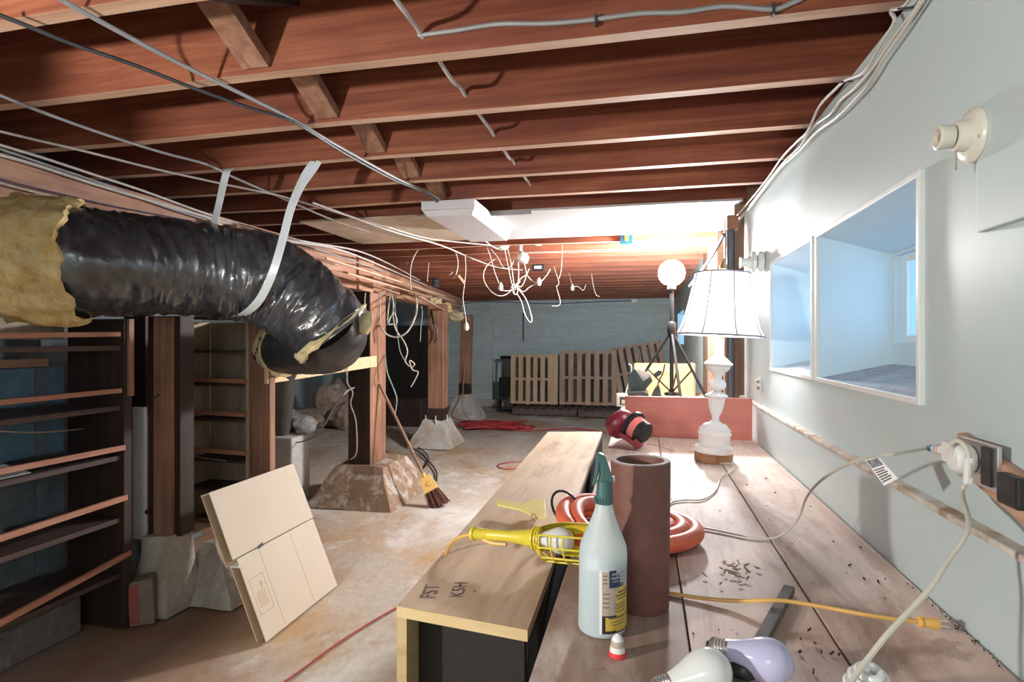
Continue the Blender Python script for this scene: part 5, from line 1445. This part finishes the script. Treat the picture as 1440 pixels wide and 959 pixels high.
# outlet with plugs
ot = empty('wall_outlet', tuple(oq), 'worn steel outlet plate on a brown wood block with white plugs in it', 'outlet')
yc_, zc_ = oq.y, oq.z
blk = MB(); blk.hexa([(XW - .018, yc_ - .135, zc_ - .075), (XW, yc_ - .135, zc_ - .075), (XW, yc_ + .075, zc_ - .03), (XW - .018, yc_ + .075, zc_ - .028)], [(XW - .018, yc_ - .135, zc_ - .01), (XW, yc_ - .135, zc_ - .01), (XW, yc_ + .075, zc_ + .037), (XW - .018, yc_ + .075, zc_ + .035)])
blk.build('wood_block', 'fir_y', ot, bevel=.004)
MB().box(XW - .024, XW - .017, yc_ - .055, yc_ + .055, zc_ - .037, zc_ + .033).build('steel_plate', 'steel', ot, bevel=.002)
MB().box(XW - .028, XW - .023, yc_ - .045, yc_ - .02, zc_ - .03, zc_ + .028).build('receptacle', 'black', ot)
b = MB(); b.box(XW - .034, XW - .018, yc_ - .12, yc_ - .07, zc_ - .045, zc_ + .0); b.build('dark_adapter', 'black', ot, bevel=.004)
b = MB(); b.lathe([(.004, .0), (.021, .001), (.024, .006), (.024, .022), (.019, .028), (.008, .030)], V((XW - .025, yc_ + .012, zc_ + .002)), nx_, 22); b.build('round_plug', 'white_pl', ot, smooth=True)
b = MB(); b.box(XW - .046, XW - .026, yc_ + .038, yc_ + .064, zc_ - .012, zc_ + .022); b.build('plug', 'white_pl', ot, bevel=.004)
# slim connector with blue sleeve
ca_, dd = OUT_A, OUT_D
b = MB(); b.lathe([(.008, 0), (.0085, .03), (.007, .05)], ca_, dd, 12); b.build('connector', 'white_pl', ot, smooth=True)
b = MB()
for k in range(3): b.lathe([(.0086, .022 + k * .007), (.0086, .0245 + k * .007)], ca_, dd, 12)
b.build('connector_rings', 'wire_tan', ot)
b = MB(); b.lathe([(.0065, .05), (.0062, .072), (.004, .074)], ca_, dd, 12); b.build('blue_sleeve', 'blue_pl', ot, smooth=True)
# hanging thicker cord
hcp = [V((XW - .05, yc_ + .005, zc_ + .004)), V((XW - .058, yc_ + .003, zc_ + .024)), V((XW - .056, yc_ - .016, zc_ + .034)), V((XW - .050, yc_ - .030, zc_ + .02)), V((XW - .05, yc_ - .034, zc_ - .015)), V((XW - .056, yc_ - .026, zc_ - .045)), at(1362, 742, .80), at(1332, 790, .775), at(1310, 825, .76), at(1280, 858, .75), at(1248, 892, .74), at(1222, 925, .73), at(1198, 958, .715), at(1188, 985, .70)]
wire('extension_cord', hcp, .0036, 'wire_cream', 'thicker grey white cord hanging from the outlet in a long curve', 'cord', n=8, sub=6)
# clear plug piece
b = MB(); b.beam(V((XW - .05, yc_ - .032, zc_ + .012)), V((XW - .05, yc_ - .030, zc_ - .03)), .010, .012); 
b.build('cord_grip', 'white_pl', ot, bevel=.003)
# paper tag hanging on the cord over the ledge
tq = [at(1217, 647, 1.035), at(1235, 643, 1.015), at(1262, 673, .99), at(1243, 683, 1.01)]
b = MB(); b.add(tq + [p + V((.0015, .0, 0)) for p in tq], [(0, 1, 2, 3), (7, 6, 5, 4), (0, 1, 5, 4), (1, 2, 6, 5), (2, 3, 7, 6), (3, 0, 4, 7)])
tg = tag(b.build('paper_tag', 'label_white'), 'printed paper tag folded over the lamp cord by the ledge', 'tag')
off = V((-.0012, -.0006, .0004))
def tqp(a, c): return tq[0] * (1 - a) * (1 - c) + tq[1] * a * (1 - c) + tq[2] * a * c + tq[3] * (1 - a) * c + off
def tpatch(a0, a1, c0, c1, m_, nm='print'):
    b = MB(); q = [tqp(a0, c0), tqp(a1, c0), tqp(a1, c1), tqp(a0, c1)]; b.add(q + [p - off * .4 for p in q], [(0, 1, 2, 3), (7, 6, 5, 4), (0, 1, 5, 4), (1, 2, 6, 5), (2, 3, 7, 6), (3, 0, 4, 7)]); b.build(nm, m_, tg)
tpatch(.08, .92, .04, .34, 'tag_print')
for k in range(6): tpatch(.1, .85 - .1 * (k % 2), .42 + k * .09, .46 + k * .09, 'ink')
# shadow-side cable guide on the wall
b = MB(); sgq = onX(1310, 660, XW - .003); b.box(XW - .004, XW, sgq.y - .01, sgq.y + .002, sgq.z - .03, sgq.z + .02)

# cable bundle along the top of the wall
def wallrun(us, offs, zf, label, material, r=.0042):
    pts = []
    for (u, v), o_ in zip(us, offs): pts.append(onX(u, v, XW - .012 - o_))
    return wire('cable', pts, r, material, label, 'cable', 'cables stapled along the top of the white wall')
R1 = [(1312, -30), (1288, 12), (1262, 46), (1230, 92), (1204, 122), (1183, 140), (1168, 160), (1142, 180), (1126, 205), (1104, 226), (1086, 248), (1064, 277), (1044, 302), (1030, 318)]
wallrun(R1, [.0] * 14, 0, 'cream cable of the bundle closest to the white wall', 'wire_cream')
R2_ = [(1300, -30), (1272, 8), (1253, 15), (1258, 30), (1240, 60), (1216, 100), (1190, 112), (1176, 124), (1152, 150), (1136, 184), (1120, 200), (1100, 221), (1080, 250), (1058, 278), (1036, 304), (1022, 322)]
wallrun(R2_, [.012] * 16, 0, 'white cable of the bundle bulging in loops between the joists', 'wire_white')
R3 = [(1325, -40), (1296, 4), (1270, 44), (1242, 84), (1220, 120), (1200, 142), (1178, 164), (1148, 186), (1124, 212), (1096, 238), (1070, 272), (1040, 310), (1018, 335), (1000, 360)]
wallrun(R3, [.006] * 14, 0, 'white cable of the bundle running lowest along the wall top', 'wire_white')
for (u, v) in ((1275, 14), (1190, 117), (1136, 182), (1100, 224)):
    p = onX(u, v, XW - .02)
    b = MB(); b.beam(p + V((-.016, .0, .004)), p + V((.016, 0, .004)), .004, .003)
    tag(b.build('cable_staple', 'wire_dark'), {14: 'staple on the wall cable bundle at the top edge of the photo', 117: 'staple on the wall cable bundle at the second joist end', 182: 'staple on the wall cable bundle at the third joist end', 224: 'staple on the wall cable bundle at the fourth joist end'}[v], 'staple', 'staples on the wall cable bundle')
wire('cable', [at(1018, 330, 3.6), at(1000, 362, 3.9), at(980, 390, 4.3), at(970, 402, 4.6)], .012, 'wire_dark', 'dark cable sloping down from the wall corner behind the lamp', 'cable')

# ================================================================== FIXTURE ON THE CEILING PANEL
fz = JB - .014
fa, fb_, fc_, fd_ = onZ(592, 302, fz - .075), onZ(682, 304, fz - .075), onZ(718, 337, fz - .075), onZ(643, 337, fz - .075)
fx0, fx1, fy0, fy1 = (fa.x + fd_.x) / 2, (fb_.x + fc_.x) / 2, 3.28, 4.06
fx0, fx1 = -1.02, -0.62
p0_, p1_ = onZ(592, 302, fz - .075), onZ(718, 337, fz - .075)
fx0, fx1, fy0, fy1 = p0_.x, p1_.x, p0_.y, p1_.y
fz = min(fz, JB - .014)
lf = empty('ceiling_light', ((fx0 + fx1) / 2, (fy0 + fy1) / 2, fz - .075), 'unlit white box light fixture under the drywall ceiling panel', 'light fixture')
MB().box(fx0, fx1, fy0, fy1, fz - .05, fz).build('housing', 'fixture', lf, bevel=.004)
b = MB(); b.hexa([(fx0 + .03, fy0 + .02, fz - .085), (fx1 - .02, fy0 + .02, fz - .085), (fx1 - .02, fy1 - .02, fz - .085), (fx0 + .03, fy1 - .02, fz - .085)], [(fx0 + .002, fy0 + .004, fz - .051), (fx1 - .002, fy0 + .004, fz - .051), (fx1 - .002, fy1 - .004, fz - .051), (fx0 + .002, fy1 - .004, fz - .051)])
b.build('diffuser', 'fixture', lf, bevel=.004)
MB().box(fx0 - .02, fx1 + .25, 3.40, 3.418, JB - .035, JB - .006).build('tape_strip', 'wire_grey', lf)

# ================================================================== CEILING CABLES
zc = JB - .012
def run(pts, z, r, m_, label, group=None): return wire('cable', [onZ(u, v, z) for u, v in pts], r, m_, label, 'cable', group)
run([(60, -16), (150, 35), (270, 98), (400, 162), (482, 209), (560, 252), (612, 276), (640, 300), (664, 322), (690, 345), (706, 352)], JB - .010, .0062, 'wire_grey', 'grey cable crossing under the joists from the upper left corner')
run([(-20, 14), (30, 33), (100, 61), (190, 92), (270, 123), (352, 152), (414, 172), (482, 214), (552, 252), (600, 272), (622, 292), (650, 322), (680, 340)], JB - .022, .0055, 'wire_dark', 'near black cable sagging across the left end of the joists')
run([(-20, 126), (60, 158), (150, 190), (230, 215), (290, 231), (330, 250), (400, 280), (470, 310), (520, 326)], JB - .012, .0055, 'wire_grey', 'grey cable passing behind the first white strap')
run([(-20, 180), (60, 199), (120, 213), (220, 238), (320, 260), (400, 277), (470, 298), (540, 318), (600, 335), (660, 342), (690, 345)], JB - .018, .005, 'wire_white', 'white cable running straight past both straps toward the tangle')
run([(440, 285), (500, 307), (560, 328), (620, 345), (668, 365), (700, 376), (735, 380)], JB - .03, .006, 'wire_white', 'thick white cable swooping down into the wire tangle')
def grd(u, v, off=0.0): return on_girder(u, v, off)
for i, (vs_, m_, r_, lb_) in enumerate((
        (((-10, 201), (60, 222), (130, 245), (200, 268), (280, 297), (340, 316), (420, 338), (500, 352), (545, 370), (590, 394)), 'wire_white', .006, 'white cable stapled along the top of the pinkish girder'),
        (((-10, 206), (60, 230), (140, 257), (230, 290), (300, 312), (380, 335), (460, 355), (540, 382)), 'wire_grey', .005, 'grey cable stapled just below the girder top'),
        (((-10, 215), (50, 232), (130, 258), (200, 279), (262, 297), (340, 320), (400, 338), (480, 352), (560, 384), (600, 402)), 'wire_white', .007, 'thicker white cable along the upper face of the girder'),
        (((-10, 249), (40, 262), (100, 276), (160, 290), (250, 307), (320, 322), (370, 334)), 'wire_blue', .003, 'thin dark blue wire along the girder face'),
        (((-10, 254), (40, 268), (70, 275)), 'wire_white', .004, 'short white cable dipping behind the yellow insulation'))):
    wire('cable', [grd(u, v, .012 + .004 * i) for u, v in vs_], r_, m_, lb_, 'cable', 'cables along the girder')
# cable threaded through the joists near the middle
xs = -0.60
pts = []
for k in range(5):
    y0 = JY[k] + .043; y1 = JY[k + 1]
    a0 = V((xs, y0, JB + .05)); a1 = V((xs + .004, y1 + .01, JB + .05))
    pts += [a0 + V((-.004, .05, .012)), (a0 + a1) / 2 + V((.012, 0, -.012 - .01 * (k % 2))), a1 + V((-.004, -.06, .01)), a1]
wire('cable', [V((xs, JY[0] + .02, JB + .05))] + pts, .0072, 'wire_white', 'white cable threaded through holes in the joists toward the drywall panel')
yj = JY[1] - .009
wire('cable', [onY(588, 50, yj), onY(640, 43, yj), onY(700, 34, yj), onY(770, 33, yj), onY(830, 28, yj), (onY(900, 19, yj)), onY(960, 17, yj), onY(1020, 9, yj), onY(1085, 13, yj), onY(1110, 6, yj), onY(1140, -8, yj)], .0062, 'wire_grey', 'wavy grey cable stapled along the face of the nearest full joist', 'cable')
for u, v in ((838, 27), (1088, 12)):
    p = onY(u, v, yj - .006); b = MB().box(p.x - .003, p.x + .003, p.y - .003, yj + .009, p.z - .014, p.z + .014)
    tag(b.build('cable_staple', 'wire_dark'), '%s staple over the wavy grey cable on the joist face' % ('left' if u < 900 else 'right'), 'staple', 'staples on the joist cable')

# ---- the tangle in the middle of the room
S = 5.0
tangle = empty('wire_tangle', tuple(at(724, 405, 5.0)), 'tangle of loose white wires hanging under the ceiling in the middle of the room', 'wires')
def tw(pts, r, m_, label, s=S, ds=0.0, cat='wire', group='tangled wires under the ceiling', nm='wire'):
    n = len(pts)
    if group.startswith('tangled'):
        b = MB(); b.tube(smooth_path([at(u, v, s + ds * i / max(1, n - 1)) for i, (u, v) in enumerate(pts)], 5), r * 0.72, 6)
        return b.build('wire', m_, tangle, smooth=True)
    return wire(nm, [at(u, v, s + ds * i / max(1, n - 1)) for i, (u, v) in enumerate(pts)], r, m_, label, cat, group)
tw([(727, 405), (738, 418), (745, 436), (748, 451), (744, 452), (738, 442), (733, 424), (726, 412)], .0075, 'wire_white', 'long narrow white loop hanging lowest from the tangle')
tw([(726, 400), (715, 412), (703, 416), (692, 411), (682, 398), (680, 384), (686, 372), (696, 364)], .0065, 'wire_white', 'wide round white loop on the left of the tangle')
tw([(683, 343), (690, 362), (696, 384), (703, 401)], .006, 'wire_white', 'white wire slanting to a taped end left of the tangle knot')
tw([(705, 408), (715, 409), (724, 404), (732, 395)], .006, 'wire_white', 'white wire joining the taped end to the tangle knot')
tw([(710, 352), (714, 372), (718, 392), (721, 404), (723, 412)], .006, 'wire_white', 'left of the two close upright wires above the knot')
tw([(714, 350), (719, 372), (722, 395), (725, 408)], .006, 'wire_cream', 'right of the two close upright wires above the knot')
tw([(728, 355), (729, 375), (729, 394), (726, 404)], .008, 'wire_white', 'thick white cable dropping straight to the knot')
tw([(734, 350), (737, 368), (740, 384), (738, 394), (733, 403), (728, 402)], .0065, 'wire_white', 'white wire bowing right into the knot')
tw([(744, 378), (740, 386), (733, 391), (727, 398), (722, 405)], .007, 'wire_cream', 'cream wire curving from the dark fitting to the knot')
tw([(728, 404), (736, 410), (744, 404), (752, 400), (760, 398)], .006, 'wire_white', 'white wire running right from the knot to a taped joint')
tw([(740, 385), (746, 393), (753, 397), (760, 396), (768, 388), (774, 378)], .006, 'wire_white', 'white wire slung under the dark fitting to the right')
tw([(721, 405), (722, 412), (726, 414), (728, 407), (722, 400), (719, 405)], .007, 'wire_white', 'small tight white coil forming the knot of the tangle')
tw([(779, 375), (784, 390), (786, 398), (783, 403)], .006, 'wire_cream', 'cream wire hanging right of the taped joint', s=6.15)
tw([(791, 345), (790, 365), (789, 380), (786, 392)], .005, 'wire_tan', 'thin brown wire hanging straight down right of the tangle')
tw([(782, 402), (786, 416), (788, 426), (784, 430), (776, 430)], .007, 'wire_white', 'hooked white wire end below the brown wire', s=6.15)
tw([(800, 384), (804, 398), (806, 404)], .004, 'wire_cream', 'thin wire reaching the right hand taped knob', s=6.6)
tw([(806, 403), (813, 403), (820, 408), (824, 400)], .006, 'wire_white', 'wavy white wire tail right of the taped knob', s=6.6)
tw([(832, 385), (834, 400), (838, 414), (843, 417)], .006, 'wire_white', 'hooked white wire farthest right under the joists', s=6.6)
tw([(756, 343), (765, 336), (775, 332), (783, 330)], .008, 'wire_white', 'stub of white cable pointing right under the drywall panel')
tw([(640, 352), (644, 368), (642, 384), (637, 392)], .0065, 'wire_white', 'white cable bending down to frayed ends left of the tangle')
tw([(637, 382), (631, 388)], .005, 'wire_white', 'left frayed end of the bent white cable')
tw([(654, 358), (655, 380), (653, 402), (651, 420), (654, 440), (656, 458)], .005, 'wire_cream', 'cream wire hanging from the joists to a white tape tuft')
tw([(578, 408), (577, 388), (579, 370), (586, 354), (596, 344)], .0065, 'wire_white', 'white wire arching up from the lath heap to the joists', s=5.2)
tw([(600, 346), (604, 360), (602, 378), (601, 396)], .009, 'wire_tan', 'flat tan cable hanging in front of the joists near the girder', s=6.0)
tw([(572, 372), (582, 357), (590, 350), (610, 352), (640, 350)], .004, 'wire_tan', 'thin tan wire curving under the joists above the girder', s=6.0)
tw([(690, 350), (700, 362), (705, 372), (712, 378), (720, 372), (724, 362)], .005, 'wire_white', 'small slack white loop left of the ceiling knob')
tw([(695, 336), (712, 346), (736, 339), (760, 339), (800, 338), (826, 341)], .006, 'wire_white', 'white cable stretched along the joist face under the panel')
tw([(735, 356), (775, 355), (830, 354), (900, 352), (960, 350)], .004, 'wire_white', 'thin white cable along the underside of the next joist', s=5.2)
tw([(893, 342), (905, 336), (920, 338), (940, 342), (960, 338), (990, 334)], .006, 'wire_white', 'white cable waving to the right of the blue box')
# fittings
def fit(nm, c, prof, m_, label, cat, axis=(0, 0, -1), n=12, parent=None):
    b = MB(); b.lathe(prof, c, V(axis), n); o = b.build(nm, m_, parent, smooth=True)
    return o if parent else tag(o, label, cat)
fit('round_electrical_box', at(707, 343, 4.95), [(.03, -.02), (.055, 0), (.055, .03), (.03, .05)], 'porcelain', 'grey round ceiling box at the end of the light fixture', 'electrical box')
fit('ceiling_socket', at(757, 338, 4.95), [(.02, -.03), (.04, 0), (.045, .03), (.02, .045)], 'white_pl', 'white ceiling socket under the drywall panel edge', 'socket')
fit('connector', at(733, 343, 4.95), [(.012, -.02), (.014, 0), (.012, .05), (.008, .06)], 'white_pl', '', '', axis=(-.15, 0, -1), parent=tangle)
fit('junction_box', at(736, 362, 5.0), [(.02, -.04), (.05, -.02), (.055, .03), (.02, .05)], 'white_pl', '', '', axis=(-.5, 0, -1), parent=tangle)
b = MB(); c_ = at(757, 376, 5.0); b.box(c_.x - .055, c_.x + .055, c_.y - .02, c_.y + .02, c_.z - .03, c_.z + .025)
ff = b.build('black_fitting', 'black', tangle, bevel=.003)
MB().box(c_.x - .03, c_.x + .03, c_.y - .024, c_.y - .019, c_.z - .014, c_.z + .01).build('face', 'white_pl', ff)
for (u, v) in ((704, 404), (758, 397), (805, 405), (656, 460)):
    fit('wire_cap', at(u, v, 6.58 if u == 805 else 4.98) + V((0, 0, .02)), [(.008, -.02), (.018, 0), (.022, .03), (.010, .05)], 'white_pl', '', '', parent=tangle)
b = MB(); p, q = at(645, 387, 4.98), at(653, 398, 4.98); b.beam(p, q, .03, .02); b.build('wood_chip', 'new_pine', tangle)
b = MB(); c_ = onY(881, 335, 4.62); b.box(c_.x - .05, c_.x + .05, c_.y, c_.y + .075, c_.z - .045, c_.z + .04)
bb_ = tag(b.build('electrical_box', 'blue_pl', bevel=.004), 'blue plastic switch box nailed on the joist face', 'electrical box')
MB().box(c_.x - .012, c_.x + .014, c_.y - .004, c_.y, c_.z - .02, c_.z + .025).build('terminal', 'label_gold', bb_)
b = MB(); c_ = onY(892, 423, YF - .07); b.box(c_.x - .05, c_.x + .05, c_.y, c_.y + .05, c_.z - .03, c_.z + .03); tag(b.build('junction_box', 'white_pl'), 'small white box high on the far wall', 'electrical box')
wire('cable', [onY(u, v, YF - .04) for u, v in ((640, 430), (680, 424), (770, 427), (850, 424), (888, 423))], .008, 'wire_dark', 'dark cable along the top of the far wall', 'cable')
wire('wire', [onY(736, v, YF - .04) for v in (440, 460, 479)], .012, 'wire_dark', 'short dark wire hanging on the far wall', 'wire')

# ---- wires by the posts
def pw(pts, s, r, m_, label, hang=None, end=None):
    q = [at(u, v, s) for u, v in pts]
    if hang: q = [on_girder(*hang, -.01)] + q
    if end: q.append(V(end))
    return wire('wire', q, r, m_, label, 'wire', 'wires hanging by the posts')
wire('wire', [onY(u, v, P1y0 - .012) for u, v in ((514, 412), (513, 425), (515, 445), (514, 460), (516, 470))], .005, 'wire_white', 'white wire running down the dark front of the thick post', 'wire', 'wires hanging by the posts')
wire('wire', [V((P1x1 + .006, 4.5, at(536, v, 4.6).z)) for v in (405, 425, 445, 458)], .005, 'wire_white', 'white wire running down the lit side of the thick post', 'wire', 'wires hanging by the posts')
pw([(553, 425), (552, 440), (548, 448), (546, 454)], 4.7, .006, 'wire_white', 'short white wire hook right of the thick post', hang=(548, 402))
pw([(586, 425), (584, 445), (574, 465), (560, 474), (545, 471), (537, 462)], 4.75, .0075, 'wire_white', 'big white wire loop sagging between the first two posts', hang=(582, 408), end=(P1x1 + .006, 4.5, at(536, 456, 4.6).z))
pw([(545, 450), (552, 456), (558, 454), (557, 446), (553, 440), (556, 462), (568, 480), (573, 494), (570, 508), (578, 516), (583, 512), (576, 507), (580, 520), (588, 524), (578, 544)], 4.8, .0055, 'wire_cream', 'kinked cream wire dropping beside the second post', hang=(550, 404))
wire('wire', [onY(u, v, 6.793) for u, v in ((591, 425), (594, 440), (592, 460), (591, 480))], .006, 'wire_cream', 'cream wire running down the face of the second post', 'wire', 'wires hanging by the posts')
pw([(556, 440), (560, 478), (563, 495), (572, 512)], 5.4, .004, 'wire_green', 'thin green wire in the dark gap between the posts', hang=(556, 406))
wire('wire', [V((P1x1 + .004, 4.6, at(544, 500, 4.6).z)), at(545, 525, 4.75), at(553, 545, 4.85), at(558, 562, 4.9), at(555, 585, 4.9)], .005, 'wire_green', 'pale green wire hanging low beside the thick post', 'wire', 'wires hanging by the posts')
pw([(628, 455), (628, 480), (630, 505), (632, 520)], 8.4, .006, 'wire_green', 'left pale green wire before the farthest post', hang=(625, 428))
pw([(626, 458), (632, 475), (629, 495)], 8.4, .006, 'wire_green', 'right pale green wire before the farthest post', hang=(629, 430))
pw([(609, 452), (614, 462), (614, 475), (611, 482)], 7.1, .012, 'black', 'black cable bowing out right of the second post', hang=(606, 428))
wire('wire', [onX(487, 507, -2.100), onX(488, 518, -2.082)] + [at(u, v, 4.1) for u, v in ((488, 530), (489, 540), (496, 552), (493, 568), (500, 590), (502, 625), (500, 640), (493, 646))], .005, 'wire_tan', 'crooked tan wire hooked over the pale brace board before the thick post', 'wire', 'wires hanging by the posts')
wire('cord', [onY(498, 545, P1y0 - .012), at(486, 552, 4.3), at(470, 572, 4.4), at(456, 598, 4.5), at(440, 615, 4.6), at(420, 622, 4.65), at(402, 620, 4.7), V((c0b.x, c0b.y, .536))], .006, 'wire_grey', 'grey cord swooping from the thick post to the pale block', 'cord')
for i, (u, v) in enumerate(((612, 427), (624, 434), (640, 445))):
    tag(MB().blob(on_girder(u, v, .03), .10 + .02 * i, .08, .08, 10, 7, .5, 30 + i, 2.5).build('insulation_scrap', 'fibre_pale' if i != 1 else 'fibre'), ['yellow insulation scrap stuffed right of the second post top', 'middle scrap of yellow insulation under the lath heap', 'yellow insulation scrap at the end of the lath heap'][i], 'insulation')
fit('insulator', on_girder(613, 398, .03), [(.03, -.05), (.05, -.02), (.035, .01), (.05, .04), (.02, .06)], 'pipe', 'bluish metal fitting standing on the girder over the laths', 'fitting', axis=(0, 0, 1))
# things in the dark behind the posts
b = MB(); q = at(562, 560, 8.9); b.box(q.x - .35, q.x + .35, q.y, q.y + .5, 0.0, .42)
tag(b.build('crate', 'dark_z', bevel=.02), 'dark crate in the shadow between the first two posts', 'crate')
b = MB(); b.box(q.x - .6, q.x + .55, q.y + .55, q.y + .62, 0.0, 1.55); tag(b.build('void_shade_sheet', 'shade_ply'), 'black sheet painting the dark void between the posts', 'panel')  # black sheet put in as the shade of the void behind
